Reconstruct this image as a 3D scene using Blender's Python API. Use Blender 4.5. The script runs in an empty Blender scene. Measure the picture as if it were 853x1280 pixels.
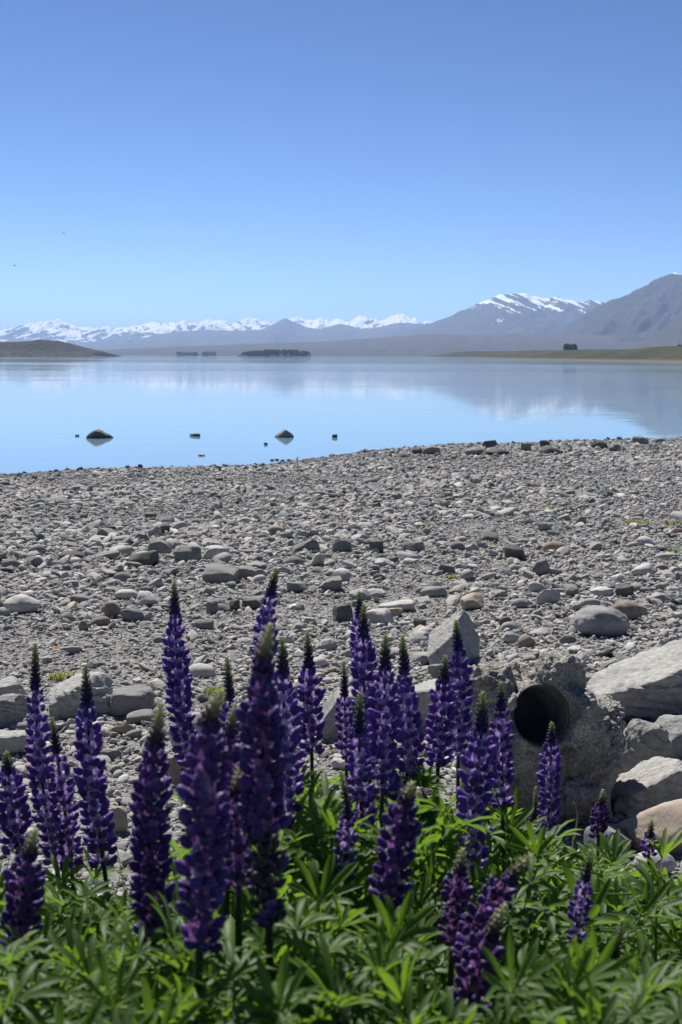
import bpy, bmesh, math, random
import numpy as np
from mathutils import Matrix, Vector, Euler

R_ = math.radians
scene = bpy.context.scene
COL = scene.collection

# ------------------------------------------------------------------ camera, sky, sun, exposure
CAM_Z, FPX, PITCH, ROLL = 3.0, 1600.0, R_(6.98), R_(0.2)
cam_d = bpy.data.cameras.new('camera')
cam = bpy.data.objects.new('camera', cam_d); COL.objects.link(cam)
cam_d.sensor_fit = 'VERTICAL'; cam_d.sensor_height = 36.0; cam_d.sensor_width = 24.0
cam_d.lens = 36.0 * FPX / 1280.0
cam_d.clip_start = 0.05; cam_d.clip_end = 200000
cam_d.dof.use_dof = True; cam_d.dof.focus_distance = 6.5; cam_d.dof.aperture_fstop = 10.5
CAMROT = (Matrix.Rotation(math.pi / 2 - PITCH, 3, 'X') @ Matrix.Rotation(ROLL, 3, 'Z'))
cam.matrix_world = Matrix.Translation((0, 0, CAM_Z)) @ CAMROT.to_4x4()
scene.camera = cam

SUN_EL, SUN_AZ = R_(52), R_(-22)          # azimuth from +Y (straight ahead), negative = to the left
world = bpy.data.worlds.new('World'); scene.world = world; world.use_nodes = True
wn = world.node_tree
sky = wn.nodes.new('ShaderNodeTexSky'); sky.sky_type = 'NISHITA'; sky.sun_disc = False
sky.sun_elevation = SUN_EL; sky.sun_rotation = SUN_AZ
sky.altitude = 700; sky.air_density = 0.62; sky.dust_density = 0.0; sky.ozone_density = 3.0
bgn = wn.nodes['Background']; bgn.inputs['Strength'].default_value = 0.050
gam = wn.nodes.new('ShaderNodeGamma'); gam.inputs['Gamma'].default_value = 1.5
hsv = wn.nodes.new('ShaderNodeHueSaturation'); hsv.inputs['Value'].default_value = 0.67
wn.links.new(sky.outputs[0], hsv.inputs['Color']); wn.links.new(hsv.outputs[0], gam.inputs['Color']); wn.links.new(gam.outputs[0], bgn.inputs['Color'])

sd = bpy.data.lights.new('sun', 'SUN'); sd.energy = 5.0; sd.angle = R_(0.53); sd.color = (1.0, 0.96, 0.90)
sun = bpy.data.objects.new('sun', sd); COL.objects.link(sun)
sdir = Vector((math.sin(SUN_AZ) * math.cos(SUN_EL), math.cos(SUN_AZ) * math.cos(SUN_EL), math.sin(SUN_EL)))
sun.rotation_euler = sdir.to_track_quat('Z', 'Y').to_euler(); sun.location = (0, 0, 60)

vs = scene.view_settings
vs.view_transform = 'Standard'; vs.look = 'None'; vs.exposure = 0.65; vs.gamma = 1.0; vs.use_curve_mapping = False
scene.cycles.max_bounces = 6; scene.cycles.diffuse_bounces = 3; scene.cycles.glossy_bounces = 3
scene.cycles.transmission_bounces = 4; scene.cycles.volume_bounces = 0; scene.cycles.transparent_max_bounces = 8
scene.cycles.use_denoising = True

# ------------------------------------------------------------------ helpers
def tag(o, label=None, cat=None, group=None, kind=None):
    if label: o['label'] = label
    if cat: o['category'] = cat
    if group: o['group'] = group
    if kind: o['kind'] = kind
    return o

def link(o, parent=None):
    COL.objects.link(o)
    if parent is not None: o.parent = parent
    return o

def mesh_np(name, V, F, smooth=True, mats=(), matidx=None):
    """V (n,3); F list of index arrays, or one (m,k) array"""
    me = bpy.data.meshes.new(name)
    V = np.asarray(V, dtype=np.float32)
    if isinstance(F, np.ndarray):
        m, k = F.shape
        me.vertices.add(len(V)); me.vertices.foreach_set('co', V.ravel())
        me.loops.add(m * k); me.loops.foreach_set('vertex_index', F.astype(np.int32).ravel())
        me.polygons.add(m)
        me.polygons.foreach_set('loop_start', np.arange(0, m * k, k, dtype=np.int32))
        me.update(calc_edges=True)
    else:
        me.from_pydata([tuple(map(float, v)) for v in V], [], [tuple(map(int, f)) for f in F]); me.update()
    me.polygons.foreach_set('use_smooth', np.full(len(me.polygons), smooth, dtype=bool))
    for m_ in mats: me.materials.append(m_)
    if matidx is not None: me.polygons.foreach_set('material_index', np.asarray(matidx, dtype=np.int32))
    return me

def obj(name, me, parent=None, loc=None):
    o = bpy.data.objects.new(name, me); link(o, parent)
    if loc is not None: o.location = loc
    return o

def empty(name, loc):
    o = bpy.data.objects.new(name, None); o.empty_display_size = 0.1; link(o); o.location = loc
    return o

def _hash(ix, iy, iz, seed):
    h = (ix.astype(np.int64) * 374761393 + iy.astype(np.int64) * 668265263 + iz.astype(np.int64) * 2147483647 + seed * 1274126177) & 0xFFFFFFFF
    h = ((h ^ (h >> 13)) * 1274126177) & 0xFFFFFFFF
    h = ((h ^ (h >> 16)) * 2246822519) & 0xFFFFFFFF
    return ((h ^ (h >> 15)) & 0xFFFFFF) / float(0xFFFFFF) * 2 - 1

def vnoise(P, seed=0):
    P = np.asarray(P, dtype=np.float64)
    I = np.floor(P).astype(np.int64); f = P - I; f = f * f * f * (f * (f * 6 - 15) + 10)
    out = 0
    for dx in (0, 1):
        for dy in (0, 1):
            for dz in (0, 1):
                w = (f[..., 0] if dx else 1 - f[..., 0]) * (f[..., 1] if dy else 1 - f[..., 1]) * (f[..., 2] if dz else 1 - f[..., 2])
                out = out + w * _hash(I[..., 0] + dx, I[..., 1] + dy, I[..., 2] + dz, seed)
    return out

def fbm(P, seed=0, octv=4, gain=0.5, lac=2.03):
    P = np.asarray(P, dtype=np.float64); a, s, o = 1.0, 0, 0.0
    for k in range(octv):
        o = o + a * vnoise(P * lac ** k + 17.3 * k, seed + k * 13); s += a; a *= gain
    return o / s

def ridged(P, seed=0, octv=4, gain=0.5, lac=2.07):
    P = np.asarray(P, dtype=np.float64); a, s, o = 1.0, 0, 0.0
    for k in range(octv):
        o = o + a * (1 - np.abs(vnoise(P * lac ** k + 9.1 * k, seed + k * 7)) * 1.6); s += a; a *= gain
    return o / s

ICO = {}
def ico(n):
    if n not in ICO:
        bm = bmesh.new(); bmesh.ops.create_icosphere(bm, subdivisions=n, radius=1.0)
        V = np.array([v.co[:] for v in bm.verts]); F = np.array([[v.index for v in f.verts] for f in bm.faces])
        bm.free(); ICO[n] = (V / np.linalg.norm(V, axis=1)[:, None], F)
    return ICO[n]

CR = np.array(CAMROT)
def ray(px, py):
    d = np.stack([(np.asarray(px, float) - 426.5) / FPX, -(np.asarray(py, float) - 640.0) / FPX, np.full(np.shape(px), -1.0)], -1)
    return d @ CR.T
def at_depth(px, py, Y):
    d = ray(px, py); t = np.asarray(Y, float) / d[..., 1]
    return np.stack([d[..., 0] * t, d[..., 1] * t, CAM_Z + d[..., 2] * t], -1)

# ------------------------------------------------------------------ the lie of the land
_sh = np.array([(-300, 604), (0, 594), (100, 589), (200, 586), (330, 582), (400, 573), (480, 564), (550, 558), (620, 555), (740, 552), (853, 548), (1100, 541)], float)
_sr = ray(_sh[:, 0], _sh[:, 1]); _st = -CAM_Z / _sr[:, 2]
SX, SY = _sr[:, 0] * _st, _sr[:, 1] * _st
def shoreY(X):
    X = np.asarray(X, float)
    y = np.interp(X, SX, SY)
    y = np.where(X < SX[0], SY[0] + (SX[0] - X) * 0.12, y)
    return np.where(X > SX[-1], SY[-1] + (X - SX[-1]) * 0.05, y)
def ground(X, Y):
    X = np.asarray(X, float); Y = np.asarray(Y, float); s = shoreY(X)
    t = (Y - 5.0) / (s - 5.0)
    beach = np.where(t < 1, 1.0 * (1 - np.clip(t, 0, 1)) ** 1.06, -(Y - s) * 0.09)
    k = np.clip((5.0 - Y) / 2.6, 0, 1); k = k * k * (3 - 2 * k)
    z = np.where(Y < 5.0, 1.0 + 0.5 * k, beach)
    P = np.stack([X * 0.35, Y * 0.35, X * 0], -1)
    u = np.clip((s - Y) / 6.0, 0.1, 1)
    return np.maximum(z + fbm(P, 3, 3) * 0.05 * u + vnoise(P * 6, 8) * 0.008 * u, -1.5)
_T = 1.2 * 1.006 ** np.arange(720)
def on_ground(px, py):
    d = ray(px, py); P = np.array([0, 0, CAM_Z]) + d[None, :] * _T[:, None]
    f = P[:, 2] - ground(P[:, 0], P[:, 1]); i = int(np.argmax(f < 0)) or len(_T) - 1
    t = _T[i - 1] + (_T[i] - _T[i - 1]) * f[i - 1] / (f[i - 1] - f[i])
    return np.array([0, 0, CAM_Z]) + d * t
_gx0, _gy0, _gs = -4.0, -1.0, 0.08
_gX, _gY = np.meshgrid(_gx0 + _gs * np.arange(101), _gy0 + _gs * np.arange(81)); _gZ = ground(_gX, _gY)
def gz_near(x, y):
    i = min(99.0, max(0.0, (x - _gx0) / _gs)); j = min(79.0, max(0.0, (y - _gy0) / _gs)); a, b = int(i), int(j); u, v = i - a, j - b
    return float((_gZ[b, a] * (1 - u) + _gZ[b, a + 1] * u) * (1 - v) + (_gZ[b + 1, a] * (1 - u) + _gZ[b + 1, a + 1] * u) * v)
def on_water(px, py):
    d = ray(px, py); return np.array([0, 0, CAM_Z]) + d * (-CAM_Z / d[2])

# ------------------------------------------------------------------ materials
class MT:
    def __init__(s, name):
        s.m = bpy.data.materials.new(name); s.m.use_nodes = True; s.nt = s.m.node_tree
        s.p = s.nt.nodes['Principled BSDF']; s.out = s.nt.nodes['Material Output']
    def n(s, t, **kw):
        nd = s.nt.nodes.new(t)
        for k, v in kw.items():
            if k.startswith('i_'):
                key = k[2:].replace('_', ' ')
                if key.isdigit(): nd.inputs[int(key)].default_value = v
                else: nd.inputs[key].default_value = v
            else: setattr(nd, k, v)
        return nd
    def l(s, a, b): s.nt.links.new(a, b); return b
    def noise(s, vec, scale, detail=4, rough=0.55, out='Fac'):
        nd = s.n('ShaderNodeTexNoise'); nd.inputs['Scale'].default_value = scale; nd.inputs['Detail'].default_value = detail
        nd.inputs['Roughness'].default_value = rough
        if vec is not None: s.l(vec, nd.inputs['Vector'])
        return nd.outputs[out]
    def ramp(s, fac, stops, interp='LINEAR'):
        nd = s.n('ShaderNodeValToRGB'); cr = nd.color_ramp; cr.interpolation = interp
        while len(cr.elements) > 1: cr.elements.remove(cr.elements[-1])
        cr.elements[0].position = stops[0][0]; c = stops[0][1]; cr.elements[0].color = (*c, 1) if len(c) == 3 else c
        for p_, c in stops[1:]:
            e = cr.elements.new(p_); e.color = (*c, 1)
        s.l(fac, nd.inputs['Fac']); return nd.outputs['Color']
    def mix(s, fac, a, b, mode='MIX'):
        nd = s.n('ShaderNodeMix', data_type='RGBA', blend_type=mode)
        for k, v in ((0, fac), (6, a), (7, b)):
            if isinstance(v, (int, float)): nd.inputs[k].default_value = v
            elif isinstance(v, tuple): nd.inputs[k].default_value = (*v, 1)
            else: s.l(v, nd.inputs[k])
        return nd.outputs[2]
    def math(s, op, a, b=None, c=None, clamp=False):
        nd = s.n('ShaderNodeMath', operation=op, use_clamp=clamp)
        for i, v in enumerate((a, b, c)):
            if v is None: continue
            if isinstance(v, (int, float)): nd.inputs[i].default_value = v
            else: s.l(v, nd.inputs[i])
        return nd.outputs[0]
    def bump(s, h, strength=0.5, dist=0.01, normal=None):
        nd = s.n('ShaderNodeBump'); nd.inputs['Strength'].default_value = strength; nd.inputs['Distance'].default_value = dist
        s.l(h, nd.inputs['Height'])
        if normal is not None: s.l(normal, nd.inputs['Normal'])
        return nd.outputs['Normal']
    def obj_co(s): return s.n('ShaderNodeTexCoord').outputs['Object']
    def pos(s): return s.n('ShaderNodeNewGeometry').outputs['Position']
    def rnd(s): return s.n('ShaderNodeObjectInfo').outputs['Random']
    def done(s, color=None, rough=0.8, normal=None, spec=0.3):
        if color is not None:
            if isinstance(color, tuple): s.p.inputs['Base Color'].default_value = (*color, 1)
            else: s.l(color, s.p.inputs['Base Color'])
        if isinstance(rough, float): s.p.inputs['Roughness'].default_value = rough
        else: s.l(rough, s.p.inputs['Roughness'])
        s.p.inputs['Specular IOR Level'].default_value = spec
        if normal is not None: s.l(normal, s.p.inputs['Normal'])
        return s.m
    def translucent(s, color, fac, normal=None):
        t = s.n('ShaderNodeBsdfTranslucent')
        if isinstance(color, tuple): t.inputs['Color'].default_value = (*color, 1)
        else: s.l(color, t.inputs['Color'])
        mx = s.n('ShaderNodeMixShader'); mx.inputs[0].default_value = fac
        s.l(s.p.outputs[0], mx.inputs[1]); s.l(t.outputs[0], mx.inputs[2]); s.l(mx.outputs[0], s.out.inputs['Surface'])
        return s.m

STONE_RAMP = [(0.0, (0.13, 0.13, 0.128)), (0.25, (0.225, 0.222, 0.213)), (0.55, (0.31, 0.303, 0.288)), (0.8, (0.42, 0.41, 0.385)),
              (0.93, (0.50, 0.485, 0.455)), (0.95, (0.34, 0.29, 0.225)), (0.97, (0.29, 0.22, 0.165)), (0.985, (0.35, 0.27, 0.225)), (1.0, (0.2, 0.165, 0.135))]
def stone_mat(name, tone, tint=None, rough_scale=1.0, bumpy=0.35):
    m = MT(name)
    if tone == 'instancer': fac = m.n('ShaderNodeAttribute', attribute_type='INSTANCER', attribute_name='tone').outputs['Fac']
    elif tone == 'random': fac = m.rnd()
    else: fac = None
    base = m.ramp(fac, STONE_RAMP) if fac is not None else m.mix(0.0, tint, tint)
    P = m.pos()
    n1 = m.noise(P, 9 * rough_scale, 6, 0.65); n2 = m.noise(P, 70 * rough_scale, 4, 0.7)
    c = m.mix(1.0, base, m.ramp(n1, [(0.3, (0.74, 0.74, 0.75)), (0.5, (1, 1, 1)), (0.72, (1.16, 1.15, 1.12))]), 'MULTIPLY')
    c = m.mix(1.0, c, m.ramp(n2, [(0.3, (0.82, 0.82, 0.82)), (0.55, (1, 1, 1)), (0.75, (1.12, 1.12, 1.1))]), 'MULTIPLY')
    h = m.math('ADD', n1, m.math('MULTIPLY', n2, 0.3))
    return m.done(c, 0.85, m.bump(h, bumpy, 0.02 / rough_scale), 0.2)

M = {}
M['pebble'] = stone_mat('pebble', 'instancer')
M['stone'] = stone_mat('stone', 'random')
M['grey_rock'] = stone_mat('grey_rock', None, (0.21, 0.208, 0.20))
M['pale_rock'] = stone_mat('pale_rock', None, (0.41, 0.40, 0.375))
M['smooth_grey'] = stone_mat('smooth_grey', None, (0.27, 0.27, 0.27), 1.0, 0.08)
M['brown_rock'] = stone_mat('brown_rock', None, (0.235, 0.19, 0.15), 1.0, 0.15)
M['pink_rock'] = stone_mat('pink_rock', None, (0.35, 0.29, 0.235))
M['dark_rock'] = stone_mat('dark_rock', None, (0.115, 0.115, 0.11))

def boulder_mat(name, tint):
    m = MT(name); P = m.obj_co()
    mp = m.n('ShaderNodeMapping'); mp.inputs['Scale'].default_value = (1.0, 1.0, 3.2); mp.inputs['Rotation'].default_value = (0.35, 0.5, 0.2); m.l(P, mp.inputs[0])
    w = m.n('ShaderNodeTexNoise'); w.inputs['Scale'].default_value = 3.0; w.inputs['Detail'].default_value = 8; w.inputs['Roughness'].default_value = 0.6; m.l(mp.outputs[0], w.inputs['Vector'])
    n2 = m.noise(P, 28, 6, 0.7); n3 = m.noise(P, 140, 3, 0.6)
    vo = m.n('ShaderNodeTexVoronoi', feature='DISTANCE_TO_EDGE'); vo.inputs['Scale'].default_value = 3.5; m.l(m.mix(0.25, mp.outputs[0], w.outputs['Color']), vo.inputs['Vector'])
    crack = m.ramp(vo.outputs['Distance'], [(0.0, (0, 0, 0)), (0.022, (1, 1, 1))])
    c = m.mix(1.0, tint, m.ramp(w.outputs['Fac'], [(0.3, (0.72, 0.72, 0.73)), (0.5, (1, 1, 1)), (0.7, (1.12, 1.1, 1.06))]), 'MULTIPLY')
    c = m.mix(1.0, c, m.ramp(n2, [(0.3, (0.66, 0.66, 0.66)), (0.6, (1.08, 1.08, 1.08))]), 'MULTIPLY')
    c = m.mix(m.math('MULTIPLY', m.math('SUBTRACT', 1.0, crack), 0.03), c, (0.12, 0.115, 0.10))
    h = m.math('ADD', m.math('ADD', m.math('MULTIPLY', w.outputs['Fac'], 1.0), m.math('MULTIPLY', n2, 0.35)), m.math('ADD', m.math('MULTIPLY', n3, 0.08), m.math('MULTIPLY', crack, 0.07)))
    return m.done(c, 0.85, m.bump(h, 0.9, 0.04), 0.2)
M['boulder_pale'] = boulder_mat('boulder_pale', (0.37, 0.363, 0.343))
M['boulder_grey'] = boulder_mat('boulder_grey', (0.29, 0.288, 0.278))

m = MT('rough_concrete'); P = m.obj_co()
n1 = m.noise(P, 6, 8, 0.65); n2 = m.noise(P, 45, 6, 0.75)
vo = m.n('ShaderNodeTexVoronoi'); vo.inputs['Scale'].default_value = 55; m.l(P, vo.inputs['Vector'])
c = m.ramp(n1, [(0.3, (0.18, 0.166, 0.146)), (0.5, (0.31, 0.297, 0.272)), (0.7, (0.46, 0.445, 0.415))])
c = m.mix(1.0, c, m.ramp(n2, [(0.3, (0.55, 0.54, 0.52)), (0.5, (1, 1, 1)), (0.75, (1.3, 1.28, 1.25))]), 'MULTIPLY')
c = m.mix(1.0, c, m.ramp(m.noise(P, 110, 3, 0.7), [(0.35, (0.6, 0.6, 0.6)), (0.5, (1, 1, 1)), (0.68, (1.5, 1.48, 1.42))]), 'MULTIPLY')
c = m.mix(m.ramp(m.noise(P, 9, 5), [(0.56, (0, 0, 0)), (0.68, (0.45, 0.45, 0.45))]), c, (0.22, 0.155, 0.09))
M['concrete'] = m.done(c, 0.95, m.bump(m.math('ADD', n2, m.math('MULTIPLY', vo.outputs['Distance'], 0.8)), 0.9, 0.02), 0.1)
m = MT('pipe_concrete'); P = m.obj_co(); n1 = m.noise(P, 14, 5)
M['pipe'] = m.done(m.ramp(n1, [(0.3, (0.07, 0.068, 0.062)), (0.7, (0.17, 0.165, 0.155))]), 0.8, m.bump(n1, 0.3, 0.01), 0.2)

# beach gravel under the stones, dark soil where the lupins grow
m = MT('beach_gravel'); P = m.pos()
v1 = m.n('ShaderNodeTexVoronoi'); v1.inputs['Scale'].default_value = 28; m.l(P, v1.inputs['Vector'])
v2 = m.n('ShaderNodeTexVoronoi'); v2.inputs['Scale'].default_value = 75; m.l(P, v2.inputs['Vector'])
sep = m.n('ShaderNodeSeparateColor'); m.l(v1.outputs['Color'], sep.inputs[0])
sep2 = m.n('ShaderNodeSeparateColor'); m.l(v2.outputs['Color'], sep2.inputs[0])
cg = m.mix(0.5, m.ramp(sep.outputs[0], [(0, (0.09, 0.09, 0.09)), (0.5, (0.19, 0.187, 0.18)), (1, (0.33, 0.325, 0.31))]),
           m.ramp(sep2.outputs[0], [(0, (0.10, 0.10, 0.095)), (1, (0.31, 0.305, 0.29))]))
sp = m.n('ShaderNodeSeparateXYZ'); m.l(P, sp.inputs[0])
near = m.math('SUBTRACT', 1.0, m.math('MULTIPLY', m.math('SUBTRACT', m.math('ADD', sp.outputs[1], m.math('MULTIPLY', m.noise(P, 2.2, 3), 1.2)), 3.5), 1.6, clamp=True))
cg = m.mix(near, cg, m.ramp(m.noise(P, 30, 5), [(0.3, (0.03, 0.025, 0.018)), (0.7, (0.085, 0.07, 0.05))]))
hh = m.math('SUBTRACT', 1.0, m.math('ADD', v1.outputs['Distance'], m.math('MULTIPLY', v2.outputs['Distance'], 0.5)))
M['gravel'] = m.done(cg, 0.9, m.bump(hh, 0.8, 0.03), 0.2)

# lake water: glacier-milk blue body, mirror surface with calm and ruffled bands
m = MT('lake_water'); P = m.pos()
mp = m.n('ShaderNodeMapping'); mp.inputs['Scale'].default_value = (0.0011, 0.0042, 1); m.l(P, mp.inputs[0])
band = m.ramp(m.noise(mp.outputs[0], 1.0, 4, 0.55), [(0.44, (0, 0, 0)), (0.58, (1, 1, 1))])
mp3 = m.n('ShaderNodeMapping'); mp3.inputs['Scale'].default_value = (0.010, 0.055, 1); mp3.inputs['Rotation'].default_value = (0, 0, 0.12); m.l(P, mp3.inputs[0])
band2 = m.ramp(m.noise(mp3.outputs[0], 1.0, 5, 0.6), [(0.5, (0, 0, 0)), (0.62, (1, 1, 1))])
mp2 = m.n('ShaderNodeMapping'); mp2.inputs['Scale'].default_value = (0.8, 1.6, 1); m.l(P, mp2.inputs[0])
w1 = m.noise(mp2.outputs[0], 0.35, 3, 0.5); w2 = m.noise(mp2.outputs[0], 2.6, 3, 0.55)
hh = m.math('ADD', m.math('MULTIPLY', w1, 1.0), m.math('MULTIPLY', w2, 0.12))
bn = m.n('ShaderNodeBump'); bn.inputs['Distance'].default_value = 0.06
m.l(hh, bn.inputs['Height']); m.l(m.math('ADD', m.math('ADD', 0.07, m.math('MULTIPLY', band2, 0.16)), m.math('MULTIPLY', band, 0.2)), bn.inputs['Strength'])
m.p.inputs['IOR'].default_value = 1.33
M['water'] = m.done((0.18, 0.29, 0.37), m.math('ADD', 0.02, m.math('MULTIPLY', band, 0.06)), bn.outputs['Normal'], 0.5)

def mountain_mat(name, low, high, snow_fine, snow_edge=0.08, ns=0.004):
    m = MT(name); P = m.pos()
    n1 = m.noise(P, ns, 6, 0.6); n2 = m.noise(P, ns * 6, 6, 0.7)
    at = m.n('ShaderNodeAttribute', attribute_type='GEOMETRY', attribute_name='alt').outputs['Fac']
    c = m.mix(m.math('ADD', at, m.math('MULTIPLY', m.math('SUBTRACT', n1, 0.5), 1.2), clamp=True), low, high)
    c = m.mix(1.0, c, m.ramp(n2, [(0.32, (0.5, 0.5, 0.54)), (0.52, (1, 1, 1)), (0.7, (1.5, 1.42, 1.32))]), 'MULTIPLY')
    sn = m.n('ShaderNodeAttribute', attribute_type='GEOMETRY', attribute_name='snow').outputs['Fac']
    sf = m.math('ADD', sn, m.math('MULTIPLY', m.math('SUBTRACT', n2, 0.5), snow_fine))
    sf = m.math('DIVIDE', m.math('SUBTRACT', sf, 0.5), snow_edge, clamp=True)
    c = m.mix(sf, c, (0.82, 0.84, 0.87))
    return m.done(c, 0.9, None, 0.1)

# ------------------------------------------------------------------ lake, beach ground
V = []; F = []
xs = [-40000, -3000, -300, -60, -12, 12, 60, 300, 3000, 40000]; ys = [20, 32, 60, 200, 800, 3000, 9000, 20000, 31000]
for y in ys:
    for x in xs: V.append((x, y, 0.0))
nx = len(xs)
for j in range(len(ys) - 1):
    for i in range(nx - 1): F.append((j * nx + i, j * nx + i + 1, (j + 1) * nx + i + 1, (j + 1) * nx + i))
lake = obj('lake', mesh_np('lake', V, F, True, [M['water']])); tag(lake, kind='structure')

gx = np.concatenate([np.linspace(-75, -14, 40)[:-1], np.linspace(-14, 16, 160)[:-1], np.linspace(16, 75, 40)])
gy = np.concatenate([np.linspace(-14, 0, 12)[:-1], np.linspace(0, 12, 110)[:-1], np.linspace(12, 52, 130)[:-1], np.linspace(52, 75, 20)])
GX, GY = np.meshgrid(gx, gy); GZ = ground(GX, GY)
def gridF(ny_, nx_):
    i = np.arange(nx_ - 1)[None, :]; j = np.arange(ny_ - 1)[:, None]; a = j * nx_ + i
    return np.stack([a, a + 1, a + nx_ + 1, a + nx_], -1).reshape(-1, 4)
beach = obj('beach', mesh_np('beach', np.stack([GX, GY, GZ], -1).reshape(-1, 3), gridF(len(gy), len(gx)), True, [M['gravel']])); tag(beach, kind='structure')

# ------------------------------------------------------------------ mountains
def mountain(name, prof, D, front, back, mat, seed, snow=None, nx_=420, nv=46, foot=-4.0, rough=0.5, spur=1.0, power=1.25, slant=0.0, crest=0.1, jag=0.0):
    prof = np.array(prof, float); W = at_depth(prof[:, 0], prof[:, 1], D)
    X = np.linspace(W[0, 0], W[-1, 0], nx_); H = np.interp(X, W[:, 0], W[:, 2])
    Hm = max(H.max(), 1)
    Pn = np.stack([X / Hm * 3.0, X * 0, X * 0 + seed], -1)
    H = H + fbm(Pn * 3, seed, 4, 0.6) * 0.025 * H + (ridged(Pn * 2.6, seed + 3, 4, 0.6) - 0.5) * jag * H
    H = np.maximum(H, foot + 0.02 * Hm)
    v = np.concatenate([np.linspace(0, 1, nv), 1 + np.linspace(0, 1, 9)[1:]])
    VV, XX = np.meshgrid(v, X, indexing='ij'); HH = np.broadcast_to(H, XX.shape)
    f = np.clip(VV, 0, 1); b = np.clip(VV - 1, 0, 1)
    YY = D - front * (1 - f) + back * b
    s = np.where(VV <= 1, f ** power, 1 - b * 0.9)
    L = Hm * 0.9
    warp = fbm(np.stack([XX / L, YY / L, XX * 0], -1), seed + 5, 3) * 0.45
    dn = (1 - f) * front
    sp_ = ridged(np.stack([(XX + slant * dn) / (L * 0.62) + warp, dn / (L * 2.6) + warp * 0.4, XX * 0 + 2.2], -1), seed + 9, 4, 0.55) - 0.45
    det = fbm(np.stack([(XX + slant * dn) / L * 4.2, dn / L * 1.6, XX * 0], -1), seed + 21, 5, 0.62)
    env = np.where(VV <= 1, 4 * f * (1 - f) * (0.45 + 0.55 * f) + crest * f, 0.2 * (1 - b))
    ZZ = foot + (HH - foot) * s + (HH - foot) * env * (sp_ * 0.26 * spur + det * 0.20 * rough)
    ZZ = np.maximum(ZZ, foot)
    Vt = np.stack([XX, YY, ZZ], -1).reshape(-1, 3)
    me = mesh_np(name, Vt, gridF(len(v), nx_), True, [mat])
    a = me.attributes.new('alt', 'FLOAT', 'POINT'); a.data.foreach_set('value', (np.clip((ZZ - foot) / Hm, 0, 1)).astype(np.float32).ravel())
    sn = np.zeros_like(ZZ) if snow is None else snow(XX, ZZ, sp_, det, (ZZ - foot) / Hm, (HH - foot) / Hm)
    a = me.attributes.new('snow', 'FLOAT', 'POINT'); a.data.foreach_set('value', sn.astype(np.float32).ravel())
    o = obj(name, me); tag(o, kind='structure'); return o

far_prof = [(-400, 420), (-200, 405), (-60, 410), (0, 414), (17, 409.5), (32, 406), (42, 404), (51, 401), (58, 404), (66, 400.3), (76, 399.7), (84, 404), (97, 409.5), (113, 409), (120, 412), (132, 407), (146, 410),
            (158, 408), (174, 407), (186, 403), (194, 402), (203, 404), (210, 401), (219, 403), (231, 398.6), (237, 404), (248, 404), (262, 399), (279, 400), (290, 403), (304, 400), (318, 398), (332, 401), (344, 401),
            (355, 398), (365, 396), (378, 397.5), (389, 399.7), (406, 398), (414, 401), (425, 397), (433, 402), (453, 395.5), (476, 400.6), (486, 397), (499, 392), (516, 395.5), (526, 400.6), (546, 402), (600, 408), (700, 415), (900, 420)]
mm = mountain_mat('far_range', (0.036, 0.036, 0.055), (0.042, 0.042, 0.06), 0.7, 0.10, 0.0045)
def far_snow(X, Z, sp, det, a, h):
    rib = np.abs(fbm(np.stack([X / 95 + Z / 60, Z / 160 + X * 0, X * 0], -1), 61, 3, 0.6)) + np.abs(fbm(np.stack([X / 80 - Z / 55, Z / 150 + X * 0, X * 0 + 5], -1), 67, 3, 0.6))
    return 0.5 + (a - 0.64) * 2.4 - sp * 0.5 + det * 0.5 + np.clip(rib, 0, 0.5) * 3.4 - 0.86
mountain('snowy_range', far_prof, 15500, 3000, 2200, mm, 11, far_snow, 1500, 80, -8, 0.7, 1.3, 1.1, 0.25, 0.16, 0.09)
foot_prof = [(-300, 434), (0, 436), (100, 434), (130, 431), (170, 424), (200, 418), (225, 414), (262, 412.5), (300, 413.5), (330, 411), (343, 405), (352, 399), (360, 398), (370, 404), (380, 408), (400, 412), (412, 408), (425, 405), (436, 407), (450, 411), (475, 409),
             (500, 403), (520, 405), (545, 404), (570, 408), (640, 415), (800, 420)]
mm = mountain_mat('foothill', (0.068, 0.056, 0.068), (0.048, 0.045, 0.06), 0.6, 0.1, 0.0015)
mountain('bare_foothills', foot_prof, 12800, 4800, 1700, mm, 31, None, 500, 40, -6, 0.8, 0.7, 1.35)
sm_prof = [(430, 432), (480, 420), (515, 411), (541, 403), (562, 396), (583, 386), (603, 376), (624, 368.5), (645, 366.4), (657, 368), (668, 371), (678, 372.6), (690, 370.5), (699, 370.6), (711, 375.5), (720, 377), (728, 377.6), (738, 374.7), (748, 376.8), (765, 379), (800, 384), (860, 392), (960, 410)]
mm = mountain_mat('snow_mountain', (0.058, 0.045, 0.052), (0.034, 0.031, 0.042), 0.9, 0.12, 0.006)
def snow_mt(X, Z, sp, det, a, h):
    streak = fbm(np.stack([X / 42 + Z / 34, X * 0 + Z / 300, X * 0], -1), 77, 4, 0.65)
    cr = np.clip((h - 0.70) * 4.5, 0, 1)
    return 0.5 + (0.135 * cr - (h - a)) * 4.0 + (cr - 1) * 0.9 + streak * 2.5 * cr + det * 0.9 - sp * 0.6 - 0.30
mountain('snow_capped_mountain', sm_prof, 10500, 2600, 1800, mm, 51, snow_mt, 620, 80, -5, 0.6, 0.6, 1.2, 0.55, 0.15)
rm_prof = [(560, 440), (640, 428), (680, 419), (694, 415), (707, 409), (732, 392), (748, 384), (765, 376), (790, 365), (810, 357), (827, 347.4), (838, 344), (845, 342.4), (853, 344), (880, 350), (920, 342), (980, 352), (1060, 372), (1200, 410)]
mm = mountain_mat('right_mountain', (0.050, 0.040, 0.044), (0.030, 0.028, 0.036), 0.4, 0.08, 0.003)
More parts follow.
